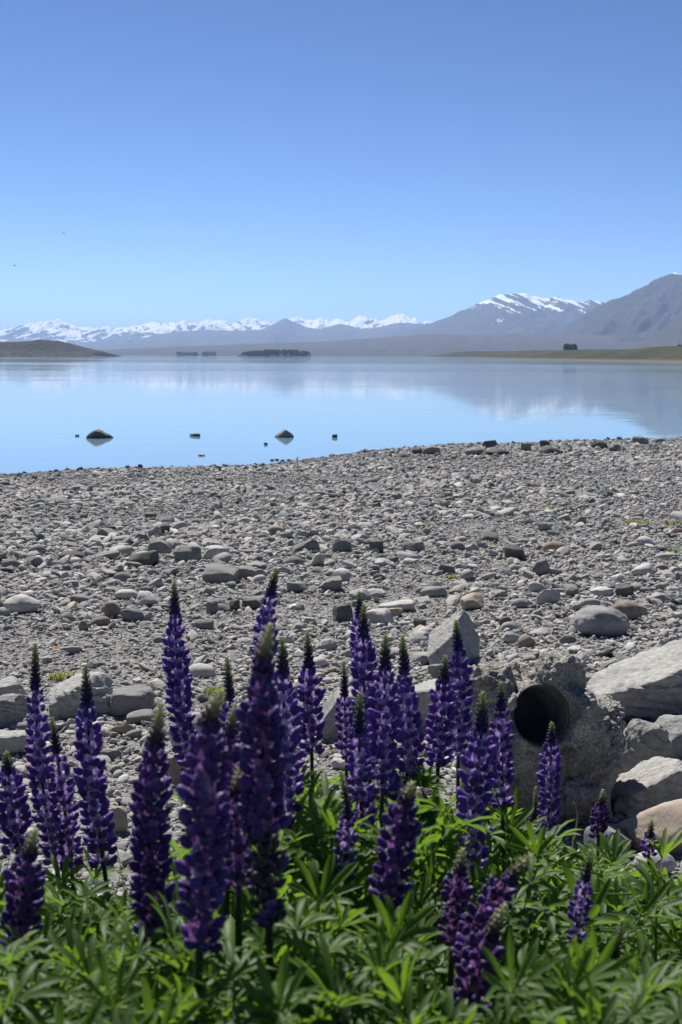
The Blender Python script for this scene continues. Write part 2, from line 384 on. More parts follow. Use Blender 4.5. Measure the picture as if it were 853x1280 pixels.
mountain('bare_mountain', rm_prof, 6800, 1900, 1300, mm, 71, lambda X, Z, sp, det, a, h: 0.5 + (a - 0.985) * 9 - sp * 0.3 + det * 0.4, 520, 90, -4, 1.0, 0.9, 1.1, 0.5, 0.15)
spur_prof = [(740, 446), (780, 437), (796, 431), (814, 421), (831, 408.6), (853, 394), (890, 378), (940, 372), (1020, 390), (1150, 420)]
mm = mountain_mat('spur', (0.048, 0.048, 0.036), (0.054, 0.049, 0.045), 0.4, 0.08, 0.006)
mountain('mountain_spur', spur_prof, 4700, 1200, 500, mm, 91, None, 260, 50, -3, 1.1, 0.9, 1.0)
pl_prof = [(-400, 438), (-100, 438), (60, 439), (130, 437), (200, 434), (300, 430), (400, 427), (480, 422), (540, 417), (600, 418), (650, 416.5), (700, 417), (760, 420), (853, 424), (1000, 426), (1300, 430)]
mm = mountain_mat('plain', (0.045, 0.045, 0.042), (0.07, 0.055, 0.06), 0.4, 0.08, 0.004)
mountain('moraine_plain', pl_prof, 6000, 1900, 600, mm, 111, None, 420, 34, -2.0, 1.0, 0.6, 1.5)

# left headland and green terrace of the right shore
m = MT('scrub_hill'); P = m.pos(); n1 = m.noise(P, 0.02, 6, 0.65); n2 = m.noise(P, 0.12, 5, 0.7)
sp = m.n('ShaderNodeSeparateXYZ'); m.l(P, sp.inputs[0])
c = m.ramp(n1, [(0.3, (0.012, 0.014, 0.010)), (0.5, (0.026, 0.025, 0.018)), (0.7, (0.048, 0.040, 0.030))])
c = m.mix(1.0, c, m.ramp(n2, [(0.3, (0.6, 0.6, 0.6)), (0.6, (1.1, 1.1, 1.1))]), 'MULTIPLY')
lowb = m.math('MULTIPLY', m.math('SUBTRACT', 1.0, m.math('DIVIDE', sp.outputs[2], 14.0, clamp=True)), m.ramp(n2, [(0.5, (0, 0, 0)), (0.6, (1, 1, 1))]))
c = m.mix(m.math('MULTIPLY', lowb, 0.6), c, (0.13, 0.12, 0.105))
M['scrub'] = m.done(c, 0.95, m.bump(n2, 0.7, 3.0), 0.1)
hl = [(-500, 424), (-250, 420), (-80, 426), (0, 427.5), (28, 427), (51, 424.5), (73, 426), (93, 430.5), (113, 436), (124, 438), (128.5, 439.5), (130.5, 444)]
mountain('headland', hl, 1900, 170, 200, M['scrub'], 131, None, 320, 30, -1.5, 1.4, 0.5, 0.75)

m = MT('terrace_grass'); P = m.pos(); n1 = m.noise(P, 0.012, 6, 0.65); n2 = m.noise(P, 0.09, 5, 0.7)
sp = m.n('ShaderNodeSeparateXYZ'); m.l(P, sp.inputs[0])
c = m.ramp(n1, [(0.3, (0.020, 0.027, 0.010)), (0.5, (0.040, 0.042, 0.019)), (0.68, (0.066, 0.056, 0.034))])
c = m.mix(1.0, c, m.ramp(n2, [(0.3, (0.6, 0.62, 0.55)), (0.6, (1.1, 1.1, 1.1))]), 'MULTIPLY')
c = m.mix(m.math('SUBTRACT', 1.0, m.math('DIVIDE', m.math('SUBTRACT', sp.outputs[2], 0.5), 1.2, clamp=True)), c, (0.11, 0.102, 0.092))
M['terrace'] = m.done(c, 0.95, None, 0.1)
ty = np.concatenate([np.linspace(300, 1200, 60)[:-1], np.linspace(1200, 3800, 60)]); tu = np.concatenate([np.linspace(0, 60, 22)[:-1], np.linspace(60, 500, 40)[:-1], np.linspace(500, 2600, 25)])
TY, TU = np.meshgrid(ty, tu, indexing='ij')
shx = np.interp(TY, [300, 640, 1067, 1714, 2200, 3000, 3800], [182, 172, 160, 168, 160, 200, 420]) + fbm(np.stack([TY / 220, TY * 0, TY * 0], -1), 4, 3) * 12
TX = shx - 8 + TU
k = np.clip(TU / 60, 0, 1)
TZ = -1.0 + 2.2 * np.clip(TU / 16, 0, 1) + k * k * (3 - 2 * k) * (7.0 + 4.0 * np.clip((TU - 60) / 600, 0, 1) + (3.5 + TU / 400) * fbm(np.stack([TX / 130, TY / 200, TX * 0], -1), 17, 4)) * np.clip((3800 - TY) / 1200, 0.02, 1) ** 0.6
terrace = obj('shore_terrace', mesh_np('shore_terrace', np.stack([TX, TY, TZ], -1).reshape(-1, 3), gridF(len(ty), len(tu)), True, [M['terrace']])); tag(terrace, kind='structure')
def terrace_z(x, y):
    i = np.argmin((TX - x) ** 2 + (TY - y) ** 2); return TZ.ravel()[i]

# far conifers: island wood, windbreak, shore clumps
m = MT('far_conifer'); rn = m.noise(m.pos(), 0.2, 3)
M['conifer'] = m.done(m.ramp(rn, [(0.3, (0.012, 0.022, 0.012)), (0.7, (0.035, 0.055, 0.028))]), 0.9, None, 0.1)
def conifer_np(x, y, z, h, w, rng, kind=0):
    """crown of ragged whorled skirts round a thin trunk"""
    vs_, fs_ = [], []; n = 9
    def cone(z0, z1, r0, r1):
        b = len(vs_)
        for a in range(n):
            an = 2 * math.pi * a / n + rng.random(); rr = r0 * rng.uniform(0.6, 1.15)
            vs_.append((x + rr * math.cos(an), y + rr * math.sin(an), z + z0 + rng.uniform(-.04, .04) * h))
        for a in range(n):
            an = 2 * math.pi * a / n; vs_.append((x + r1 * math.cos(an), y + r1 * math.sin(an), z + z1))
        for a in range(n): fs_.append((b + a, b + (a + 1) % n, b + n + (a + 1) % n, b + n + a))
        fs_.append(tuple(b + n + a for a in range(n)))
    cone(-0.5, h * 0.5, w * 0.06, w * 0.05)
    lv = 5
    for q in range(lv):
        t = q / lv; r = w * 0.5 * ((1 - t) ** 0.8 if kind == 0 else math.sin(math.pi * (0.25 + 0.7 * t)))
        cone(h * (0.06 + 0.88 * t), h * (0.06 + 0.88 * t) + h * 0.26, r, r * 0.18)
    return vs_, fs_
def wood(name, pts, mat, label, seed, kind_='stuff', cat=None, rel=0):
    rng = random.Random(seed); V, F = [], []
    for (x, y, z, h, w) in pts:
        a, b = conifer_np(x, y, z, h, w, rng, rel); o_ = len(V); V += a; F += [tuple(i + o_ for i in f) for f in b]
    o = obj(name, mesh_np(name, V, F, False, [mat])); tag(o, label, cat, None, kind_); return o
rng = random.Random(5)
# island
ip = [(298, 443.6), (303, 442), (320, 441.2), (345, 440.8), (370, 441.4), (386, 442.2), (389, 443.6)]
m = MT('island_bank'); M['bank'] = m.done(m.ramp(m.noise(m.pos(), 0.05, 4), [(0.3, (0.02, 0.024, 0.016)), (0.7, (0.05, 0.05, 0.035))]), 0.95)
D_I = 2600
mountain('island', ip, D_I, 25, 40, M['bank'], 151, None, 80, 10, -0.5, 0.4, 0.2, 0.7)
pts = []
for k in range(420):
    px = rng.uniform(302, 387.5); W = at_depth(px, 442.5, D_I + rng.uniform(-18, 24))
    e = min((px - 300) / 20, 1.0, (391 - px) / 9); hpx = (3.8 + 2.4 * rng.random()) * (0.5 + 0.5 * max(e, 0)) + (1.3 if 330 < px < 372 else 0) - 1
    pts.append((W[0], W[1], 1.0, max(5, hpx * D_I / FPX + 3.5), rng.uniform(6, 10)))
wood('island_pine_wood', pts, M['conifer'], 'dark pine wood covering the low island', 3)
pts = []
for (a, b, top, cnt) in ((222, 246, 4.5, 40), (254, 269, 5, 24)):
    for k in range(cnt):
        px = rng.uniform(a, b); W = at_depth(px, 441.5, 4300 + rng.uniform(-40, 40)); pts.append((W[0], W[1], -0.3, (top + 1.0) * 2.69 * rng.uniform(0.6, 0.95), rng.uniform(10, 17)))
wood('shore_tree_belt', pts, M['conifer'], 'two low belts of dark trees along the far shore', 9, rel=1)
for (a, b, D, cnt, hh, nm, lb) in ((705, 721, 1500, 26, 7.0, 'tree_clump', 'dark rectangular clump of trees on the green terrace'),
                                    (847, 866, 1350, 22, 6.0, 'tree_clump', 'dark tree clump at the edge of the terrace below the bare spur')):
    pts = []
    for k in range(cnt):
        px = a + (b - a) * (k + rng.random()) / cnt; y = D + rng.uniform(-6, 6); W = at_depth(px, 438, y)
        pts.append((W[0], W[1], terrace_z(W[0], y) - 0.3, hh * rng.uniform(0.75, 1.0) + 1.5, rng.uniform(2.8, 4.2)))
    wood(nm, pts, M['conifer'], lb, 21, rel=1)

# ------------------------------------------------------------------ rocks
def rock_np(seed, sub=3, planes=14, p=14.0, amp=0.05, freq=2.2, size=(1, 1, 1), extra=None, round_=False, ledge=0.0):
    rs = np.random.RandomState(seed); U, F = ico(sub)
    if round_:
        r = 1.0 + fbm(U * 0.9 + seed, seed, 2) * 0.18; V = U * r[:, None]
        V[:, 2] = np.where(V[:, 2] > 0, V[:, 2], V[:, 2] * 0.9)
    else:
        N = rs.normal(size=(planes, 3)); N /= np.linalg.norm(N, axis=1)[:, None]
        N = np.vstack([N, [[0, 0, 1.0], [0, 0, -1.0], [1, 0, 0], [-1, 0, 0], [0, 1, 0], [0, -1, 0]]])
        d = np.concatenate([rs.uniform(0.72, 1.05, planes), rs.uniform(0.88, 1.15, 6)])
        if extra is not None:
            N = np.vstack([N] + [np.array([e[:3]]) / np.linalg.norm(e[:3]) for e in extra]); d = np.concatenate([d, [e[3] for e in extra]])
        q = np.clip(U @ N.T, 0, None) / d[None, :]
        r = (q ** p).sum(1) ** (-1.0 / p); V = U * r[:, None]
    nz = fbm(V * freq + seed * 1.7, seed, 4 if sub > 2 else 2, 0.55)
    V = V * (1 + amp * nz)[:, None]
    if ledge:
        ax_ = np.array([0.35, -0.2, 0.9]); q = (V @ ax_) * 3.4 + fbm(V * 1.3 + 4, seed + 2, 3) * 1.1 + seed; fr = q - np.floor(q)
        st = np.clip(fr / 0.75, 0, 1) - np.clip((fr - 0.75) / 0.25, 0, 1); side = 1 - np.clip((U[:, 2] - 0.35) / 0.4, 0, 1)
        V = V * (1 + ledge * (st - 0.5) * side * (0.5 + 0.8 * np.abs(fbm(V * 2.0, seed + 8, 2))))[:, None] + np.array([0, 0, 1.0]) * (vnoise(V * 11, seed) * 0.012)[:, None]
    lo, hi = V.min(0), V.max(0); V = (V - (lo + hi) / 2) / (hi - lo)
    return V * np.array(size), F

# prototypes for pebbles
protos = bpy.data.collections.new('pebble_shapes')
NP = 22
for i in range(NP):
    rd = i % 5 == 0
    V, F = rock_np(500 + i, 2, 5 + i % 4, 26.0, 0.07, 1.8, (1.0, 0.74, 0.36 + 0.26 * (i % 3) / 2), None, rd)
    me = mesh_np('pebble_shape', V, F, rd, [M['pebble']]); protos.objects.link(bpy.data.objects.new('pebble_shape.%03d' % i, me))

BLOCK = []       # (x, y, radius) footprints kept free of pebbles
rock_list = []
def add_rock(bbox, label, mat, seed, name='rock', water=False, planes=12, p=14, round_=False, amp=0.085, dep=0.75, tilt=None, yaw=None, sub=4, hk=1.0, sink=0.16, extra=None, cat='rock', sharp=None, group=None, ledge=0.0):
    x0, y0, x1, y1 = bbox; cx = (x0 + x1) / 2
    base = on_water(cx, y1 - 1) if water else on_ground(cx, y1 - (y1 - y0) * 0.12)
    D = base[1]
    if water and sub == 2: round_, amp, hk, sink = True, 0.3, 0.7, 0.3
    if water and sub > 2: p, amp, sink, hk = min(p, 11), max(amp, 0.2), 0.42, 0.9
    w = (x1 - x0) * D / FPX; h = (y1 - y0) * D / FPX * hk
    rs = random.Random(seed)
    dpt = w * dep
    hh = h / (1 - sink)
    V, F = rock_np(seed, sub, planes, p, amp, 2.4, (w, dpt, hh), extra, round_, ledge)
    me = mesh_np(name, V, F, True, [M[mat]])
    if sharp is None: sharp = 0 if round_ else 32
    if sharp:
        me.update()
        try: me.set_sharp_from_angle(angle=R_(sharp))
        except Exception: pass
    o = obj(name, me); o.location = (base[0], base[1] + dpt * 0.35, base[2] + hh * (0.5 - sink))
    t = tilt if tilt else (rs.uniform(-8, 8), rs.uniform(-8, 8))
    o.rotation_euler = (R_(t[0]), R_(t[1]), R_(yaw if yaw is not None else rs.uniform(-14, 14)))
    tag(o, label, cat, group)
    if not water: BLOCK.append((o.location.x, o.location.y, max(w, dpt) * 0.42))
    return o

# rocks standing out of the lake
add_rock((106, 537, 140, 549), 'larger dark rock with sloping right side standing in the lake', 'dark_rock', 1, water=True, dep=.6, planes=8, p=10, amp=.12, extra=[(0.62, 0, 0.78, 0.42), (-.8, 0, .6, .62)], tilt=(0, 0), yaw=0, sink=.4)
add_rock((344, 537, 368, 548), 'rounded pale grey rock standing in the lake, right of the larger dark one', 'grey_rock', 2, water=True, tilt=(0, 0), p=8, amp=.12, sink=.4, extra=[(.6, 0, .8, .6), (-.6, 0, .8, .62)])
add_rock((236, 542.5, 251, 546.5), 'thin low dark stone barely above the lake, between the two lake rocks', 'dark_rock', 3, water=True)
add_rock((247, 567, 256, 571), 'small pale stone in the lake close to the shingle edge', 'pale_rock', 4, water=True)
add_rock((415, 543, 422, 548), 'small dark stone alone in the lake, right of the pale lake rock', 'dark_rock', 5, water=True)
add_rock((330, 554, 335, 557), 'tiny dark stone in the lake just below the pale lake rock', 'dark_rock', 6, water=True)
add_rock((94, 544, 99, 546.5), 'tiny dark stone in the lake left of the larger dark rock', 'dark_rock', 7, water=True)
for i, (a, b) in enumerate(((340, 576), (346, 575.5), (353, 576.5), (361, 576), (367, 577.5), (378, 577.5))):
    add_rock((a - 2.5, b - 2, a + 3, b + 1), 'one of a short row of dark pebbles awash at the lake edge', 'dark_rock', 20 + i, 'stone', water=True, sub=2, group='pebbles awash at the lake edge', cat='stone')

RK = [
 # shore crest
 ((515, 561, 528, 569), 'low dark rock at the start of the row along the water edge', 'dark_rock', {}),
 ((529, 559, 551, 570), 'flat grey rock at the water edge next to the low dark one', 'grey_rock', {}),
 ((582, 561, 605, 572), 'flat grey rock at the water edge below the rounded dark one', 'grey_rock', {}),
 ((603, 552, 622, 562), 'rounded dark rock on the skyline of the shingle against the lake', 'dark_rock', {}),
 ((608, 562, 638, 571), 'long flat dark slab near the water edge', 'dark_rock', {}),
 ((651, 555, 665, 566), 'upright blocky grey rock at the water edge', 'grey_rock', {}),
 ((676, 551, 689, 559), 'small dark rock poking above the shingle edge before the lake', 'dark_rock', {}),
 ((675, 559, 704, 570), 'wide dark layered rock below the small one at the water edge', 'dark_rock', {}),
 ((739, 552, 761, 564), 'pointed dark rock at the water edge toward the terrace side', 'dark_rock', {}),
 ((762, 556, 780, 565), 'grey rock at the water edge beside the pointed dark one', 'grey_rock', {}),
 ((792, 546, 812, 558), 'grey rock at the water edge under the mountain reflection', 'grey_rock', {}),
 ((818, 549, 833, 557), 'small grey rock last in the row along the water edge', 'grey_rock', {}),
 ((172, 581, 179, 588), 'tiny dark upright stone on the shingle edge before the lake', 'dark_rock', {}),
 # middle of the beach, left
 ((184, 677, 215, 697), 'grey hump-backed rock behind the dark-faced block', 'grey_rock', {}),
 ((217, 685, 251, 706), 'angular block with a dark front on the middle of the beach', 'grey_rock', dict(planes=8, p=20)),
 ((160, 693, 197, 710), 'broad dark rough rock beside the angular block', 'dark_rock', {}),
 ((112, 689, 149, 701), 'flat slab with a pale top on the middle of the beach', 'grey_rock', dict(hk=.8)),
 ((72, 691, 104, 705), 'dark jagged rock at the end of the mid-beach row', 'dark_rock', {}),
 ((83, 695, 98, 705), 'small rounded pale stone before the dark jagged rock', 'pale_rock', dict(round_=True)),
 ((29, 697, 53, 711), 'dark grey stone third from the picture edge in the mid-beach row', 'grey_rock', {}),
 ((1, 700, 25, 711), 'rounded grey stone at the picture edge in the mid-beach row', 'grey_rock', dict(round_=True)),
 ((254, 685, 288, 700), 'pale-topped flat rock right of the angular block', 'pale_rock', {}),
 ((254, 712, 298, 733), 'long dark-fronted slab with flat pale top', 'grey_rock', dict(planes=6, p=22)),
 ((291, 710, 321, 727), 'grey block touching the end of the long dark-fronted slab', 'grey_rock', {}),
 ((0, 748, 49, 769), 'large smooth pale stone cut by the picture edge', 'pale_rock', dict(round_=True)),
 ((125, 754, 152, 774), 'rounded brownish stone behind the tall blue lupin', 'brown_rock', dict(round_=True)),
 ((97, 777, 111, 790), 'small brown stone in front of the rounded brownish one', 'brown_rock', dict(round_=True)),
 ((142, 739, 172, 751), 'flat pale oval stone above the brownish one', 'pale_rock', dict(round_=True)),
 ((86, 745, 114, 756), 'flat light grey stone left of the brownish one', 'grey_rock', {}),
 ((166, 743, 200, 760), 'pale broken block left of the tall lupin tip', 'pale_rock', {}),
 ((148, 763, 180, 778), 'flat grey stone touching the rounded brownish one', 'grey_rock', {}),
 ((397, 725, 429, 742), 'squared pale grey block above the central lupins', 'grey_rock', dict(planes=8)),
 ((357, 730, 385, 742), 'flat grey stone beside the tallest lupin tip', 'grey_rock', {}),
 ((415, 759, 442, 781), 'dark angular stone just left of the paired lupin tips', 'dark_rock', dict(planes=7)),
 ((244, 776, 268, 788), 'grey stone right of the tall blue lupin spike', 'grey_rock', {}),
 ((257, 753, 273, 770), 'upright rough grey stone between two lupin tips', 'grey_rock', {}),
 ((286, 752, 300, 765), 'small dark wedge stone near the tallest lupin', 'dark_rock', {}),
 ((302, 750, 327, 764), 'dark hollow-sided stone left of the tallest lupin', 'dark_rock', {}),
 ((196, 656, 212, 668), 'small dark rock far up the beach above the hump-backed rock', 'dark_rock', {}),
 ((124, 659, 144, 671), 'dark rock far up the beach on the lake side', 'dark_rock', {}),
 # middle of the beach, right
 ((631, 683, 657, 702), 'dark angular rock alone on the open shingle', 'dark_rock', dict(planes=8)),
 ((662, 703, 689, 723), 'tilted pale slab below the dark angular rock', 'grey_rock', dict(tilt=(10, -24))),
 ((462, 677, 480, 695), 'dark upright stone in mid-beach', 'dark_rock', dict(planes=7)),
 ((415, 675, 440, 692), 'grey wedge-shaped rock left of the dark upright stone', 'grey_rock', {}),
 ((503, 679, 531, 692), 'grey flat-topped stone right of the dark upright stone', 'grey_rock', {}),
 ((577, 745, 606, 765), 'pinkish beige stone on the shingle above the pale boulder', 'pink_rock', dict(planes=8)),
 ((671, 738, 702, 759), 'beige block with flat facets right of the pinkish stone', 'pale_rock', dict(planes=8)),
 ((719, 765, 792, 800), 'large smooth rounded grey stone above the pipe block', 'smooth_grey', dict(round_=True, tilt=(0, 4), yaw=8, sub=5)),
 ((766, 755, 806, 778), 'smooth brown stone behind the large rounded grey one', 'brown_rock', dict(round_=True, tilt=(0, 12))),
 ((648, 796, 671, 812), 'small brownish grey stone just above the pipe block', 'brown_rock', {}),
 ((639, 750, 663, 761), 'bluish grey stone left of the beige faceted block', 'smooth_grey', dict(round_=True)),
 ((770, 733, 794, 748), 'dark broken stone above the smooth brown one', 'dark_rock', {}),
 ((790, 708, 822, 723), 'pale flat rock on the open shingle toward the weeds', 'pale_rock', {}),
 ((452, 738, 484, 748), 'pale oval flat stone right of the paired lupin tips', 'pale_rock', dict(round_=True)),
 ((472, 754, 520, 766), 'wide pale flat stone above the twin lupin tips', 'pale_rock', {}),
 ((478, 762, 505, 772), 'small tan stone under the wide pale flat one', 'pink_rock', {}),
 ((516, 775, 533, 788), 'small dark stone left of the pale pointed boulder', 'dark_rock', {}),
 ((623, 772, 640, 786), 'small dark grey stone on fine shingle left of the smooth grey one', 'dark_rock', {}),
 ((700, 795, 722, 808), 'rounded grey cobble at the left foot of the large smooth grey stone', 'grey_rock', dict(round_=True)),
 # foreground boulders
 ((534, 776, 605, 842), 'pale pointed boulder with shaded right side behind the lupins', 'boulder_pale', dict(planes=5, p=14, extra=[(0.80, -0.45, 0.40, .36), (-0.62, -.22, .75, .36), (-.1, -.9, .35, .6)], tilt=(0, 0), yaw=0, sub=5, amp=.07, cat='boulder', name='boulder')),
 ((56, 849, 140, 902), 'layered pale boulder with grooved end behind the left lupins', 'boulder_pale', dict(planes=6, p=20, extra=[(-0.55, -0.1, 0.8, .62)], tilt=(0, 6), yaw=10, sub=5, cat='boulder', name='boulder', amp=.06, ledge=.16)),
 ((-16, 854, 30, 880), 'flat pale boulder at the picture edge, uppermost of the stack', 'boulder_pale', dict(sub=5, cat='boulder', name='boulder')),
 ((-14, 874, 34, 913), 'scalloped grey boulder at the picture edge, middle of the stack', 'boulder_grey', dict(sub=5, amp=.1, cat='boulder', name='boulder', ledge=.2)),
 ((-20, 912, 36, 950), 'pale slab with dark underside at the picture edge, lowest of the stack', 'boulder_pale', dict(sub=5, hk=.75, cat='boulder', name='boulder')),
 ((132, 866, 192, 900), 'cracked grey rock right of the layered boulder', 'grey_rock', dict(amp=.1, sub=5)),
 ((156, 892, 192, 906), 'low flat grey stone below the cracked rock', 'grey_rock', {}),
 ((134, 1012, 160, 1046), 'beige stone low between the left lupin stems', 'pink_rock', {}),
 ((208, 948, 242, 990), 'grey-brown stone behind the base of the tall blue lupin', 'brown_rock', {}),
 ((208, 898, 270, 946), 'pale rounded boulder behind the tall blue lupin spike', 'boulder_pale', dict(round_=True, sub=4, cat='boulder', name='boulder')),
 ((398, 872, 480, 932), 'squared grey slab end with a crack behind the central lupins', 'boulder_grey', dict(planes=3, p=26, amp=.02, tilt=(0, 0), yaw=0, sub=5, cat='boulder', name='boulder', dep=.8)),
 ((490, 866, 556, 922), 'pale flat-topped slab between the central lupins and the pipe block', 'boulder_pale', dict(planes=3, p=24, amp=.03, tilt=(0, -4), yaw=0, sub=5, cat='boulder', name='boulder', dep=1.0)),
 ((738, 802, 905, 915), 'huge pale boulder with sloping lit top and jagged dark front', 'boulder_pale', dict(planes=9, p=16, extra=[(-0.40, -0.20, 0.9, .34), (0.30, -.9, -.30, .40), (.55, -.8, .0, .46), (-.85, -.2, .2, .85)], tilt=(0, 0), yaw=-8, sub=6, amp=.10, dep=.9, cat='boulder', name='boulder', hk=.80, ledge=.22)),
 ((772, 908, 840, 980), 'lumpy grey boulder below the huge pale one', 'boulder_grey', dict(amp=.14, sub=5, p=8, cat='boulder', name='boulder', ledge=.14)),
 ((818, 904, 890, 950), 'smooth grey boulder wedged under the huge pale one at the picture edge', 'boulder_grey', dict(amp=.08, sub=5, cat='boulder', name='boulder')),
 ((760, 966, 880, 1024), 'long pale slab rising to the picture edge below the lumpy boulder', 'boulder_pale', dict(planes=6, p=20, extra=[(-0.4, 0, .9, .5)], tilt=(4, -14), yaw=4, sub=5, cat='boulder', name='boulder', dep=.6, ledge=.14)),
 ((784, 1018, 890, 1075), 'pinkish slab, lowest of the rocks beside the pipe block', 'pink_rock', dict(planes=9, p=10, tilt=(8, -14), yaw=14, sub=5, amp=.09, extra=[(-.5, -.3, .8, .6)], cat='boulder', name='boulder', dep=.8)),
 ((738, 1012, 768, 1030), 'small grey stone tucked between pipe block and long slab', 'grey_rock', {}),
 ((765, 1000, 800, 1022), 'flat grey stone under the tip of the long pale slab', 'grey_rock', {}),
 ((735, 1040, 790, 1075), 'grey stone in the shade below the pipe block', 'grey_rock', {}),
 ((795, 1070, 850, 1100), 'pale cobble half hidden by the rightmost small lupin', 'pale_rock', dict(round_=True)),
 ((560, 836, 600, 862), 'dark splintered rock below the pale pointed boulder', 'dark_rock', dict(amp=.14)),
 ((536, 832, 566, 858), 'grey broken rock at the left foot of the pale pointed boulder', 'grey_rock', {}),
]
for i, (bb, lb, mt, kw) in enumerate(RK):
    add_rock(bb, lb, mt, 1000 + i * 7, **kw)

# ------------------------------------------------------------------ broken concrete block with a pipe running through it
def blob(bm, c, r, seed, sub=4):
    V, F = rock_np(seed, sub, 10, 9.0, 0.06, 2.0, (2 * r[0], 2 * r[1], 2 * r[2]))
    vs_ = [bm.verts.new(Vector(v) + Vector(c)) for v in V]
    for f in F: bm.faces.new([vs_[i] for i in f])
bb = on_ground(682, 1036); DB = bb[1] + 0.26; sc_ = (bb[1]) / FPX
def blk(px, py, y): w = at_depth(px, py, bb[1] + y); return (w[0] - bb[0], y, w[2] - bb[2])
bm = bmesh.new()
blob(bm, blk(668, 935, .28), (.30, .26, .33), 61)
blob(bm, blk(618, 890, .30), (.15, .24, .24), 62)
blob(bm, blk(612, 975, .26), (.15, .22, .25), 63)
blob(bm, blk(700, 850, .30), (.13, .20, .14), 64)
blob(bm, blk(742, 935, .26), (.14, .23, .22), 65)
blob(bm, blk(705, 990, .17), (.20, .18, .17), 66)
me = bpy.data.meshes.new('block_raw'); bm.to_mesh(me); bm.free()
tmp = bpy.data.objects.new('block_raw', me); COL.objects.link(tmp)
def remesh(o, vox):
    md = o.modifiers.new('r', 'REMESH'); md.mode = 'VOXEL'; md.voxel_size = vox
def bake(o):
    dg = bpy.context.evaluated_depsgraph_get(); dg.update(); e = o.evaluated_get(dg); m2 = bpy.data.meshes.new_from_object(e)
    o.modifiers.clear(); o.data = m2
remesh(tmp, 0.012); bake(tmp)
from mathutils.bvhtree import BVHTree
_bv = BVHTree.FromPolygons([v.co[:] for v in tmp.data.vertices], [tuple(p.vertices) for p in tmp.data.polygons])
_o = Vector((0, 0, CAM_Z)) - Vector(bb); _d = Vector(ray(686, 893)); hc = _bv.ray_cast(_o, _d.normalized())[0]; HR = 40 * sc_
ax = Vector((0.22, -1.0, 0.30)).normalized()      # from the inside out of the mouth
bm = bmesh.new(); rr_ = []
for zz in (-0.46, -0.30, -0.16, -0.10, -0.05, -0.02, 0.02, 0.10, 0.30):
    fl = 0.0 if zz < -0.09 else 0.10 + 0.12 * max(0, zz + 0.05) / 0.1
    rr_.append([bm.verts.new((HR * (1 + fl * (0.55 + 1.3 * float(vnoise(np.array([[math.cos(a) * 2.2, math.sin(a) * 2.2, zz * 9]]), 6)[0]))) * math.cos(a), HR * (1 + fl * (0.55 + 1.3 * float(vnoise(np.array([[math.cos(a) * 2.2, math.sin(a) * 2.2, zz * 9]]), 6)[0]))) * math.sin(a), zz)) for a in np.linspace(0, 2 * math.pi, 49)[:-1]])
for r1, r2 in zip(rr_[:-1], rr_[1:]):
    for i in range(48): bm.faces.new([r1[i], r1[(i + 1) % 48], r2[(i + 1) % 48], r2[i]])
bm.faces.new(rr_[0][::-1]); bm.faces.new(rr_[-1]); bmesh.ops.recalc_face_normals(bm, faces=bm.faces)
mt_ = Matrix.Translation(hc - ax * 0.0) @ ax.to_track_quat('Z', 'Y').to_matrix().to_4x4()
bmesh.ops.transform(bm, matrix=mt_, verts=bm.verts); cm = bpy.data.meshes.new('cut'); bm.to_mesh(cm); bm.free()
cut = bpy.data.objects.new('cut', cm); COL.objects.link(cut)
md = tmp.modifiers.new('b', 'BOOLEAN'); md.object = cut; md.operation = 'DIFFERENCE'; md.solver = 'EXACT'
bake(tmp); remesh(tmp, 0.0075); bake(tmp)
bpy.data.objects.remove(cut)
me = tmp.data; n = len(me.vertices)
co = np.empty(n * 3, np.float32); me.vertices.foreach_get('co', co); co = co.reshape(-1, 3).astype(float)
no = np.array([v.normal[:] for v in me.vertices])
rel = co - np.array(hc); along = rel @ np.array(ax); rad = np.linalg.norm(rel - along[:, None] * np.array(ax), axis=1)
inside = np.maximum(np.clip((rad - HR * 1.02) / (HR * 0.10), 0, 1), 0.5 * np.clip((along + 0.10) / 0.04, 0, 1))
rim_ = np.exp(-((rad - HR * 1.28) / (HR * 0.26)) ** 2) * np.clip(along / 0.05 + 1, 0, 1)
crk = np.exp(-(np.abs(vnoise(co * np.array([4.5, 4.5, 3.0]) + 3.1, 12)) / 0.05) ** 2)
dsp = -crk * 0.022 + rim_ * 0.03 * (0.4 + fbm(co * 7, 31, 2)) + fbm(co * 9, 5, 4, 0.6) * 0.036 + fbm(co * 34, 9, 3, 0.65) * 0.020 + np.minimum(vnoise(co * 26, 4), 0) * 0.014
co += no * (dsp * inside)[:, None]
me.vertices.foreach_set('co', co.astype(np.float32).ravel()); me.update()
me.polygons.foreach_set('use_smooth', np.ones(len(me.polygons), bool)); me.materials.append(M['concrete'])
bpy.data.objects.remove(tmp); me.name = 'block_body'
root = empty('pipe_block', tuple(bb)); tag(root, 'rough lump of broken concrete pierced by a round pipe hole', 'concrete block')
obj('body', me, root)
# pipe liner: tube with rim, open at the mouth, closed deep inside
bm = bmesh.new(); rings = []
prof_ = [(0, 0), (HR * 1.04, -0.13), (HR * 1.0, -0.095), (HR * 0.96, -0.09), (HR * 0.94, -0.10), (HR * 0.93, -0.43), (0.001, -0.45)]
q = ax.to_track_quat('Z', 'Y').to_matrix()
for r_, zz in prof_[1:]:
    rings.append([bm.verts.new(Vector(hc) + q @ Vector((r_ * math.cos(a), r_ * math.sin(a), zz + 0.012 * math.sin(3 * a + 1) * (zz > 0)))) for a in np.linspace(0, 2 * math.pi, 57)[:-1]])
for a, b in zip(rings[:-1], rings[1:]):
    for i in range(56): bm.faces.new([a[i], a[(i + 1) % 56], b[(i + 1) % 56], b[i]])
bmesh.ops.recalc_face_normals(bm, faces=bm.faces)
pm = bpy.data.meshes.new('pipe_liner'); bm.to_mesh(pm); bm.free(); pm.materials.append(M['pipe'])
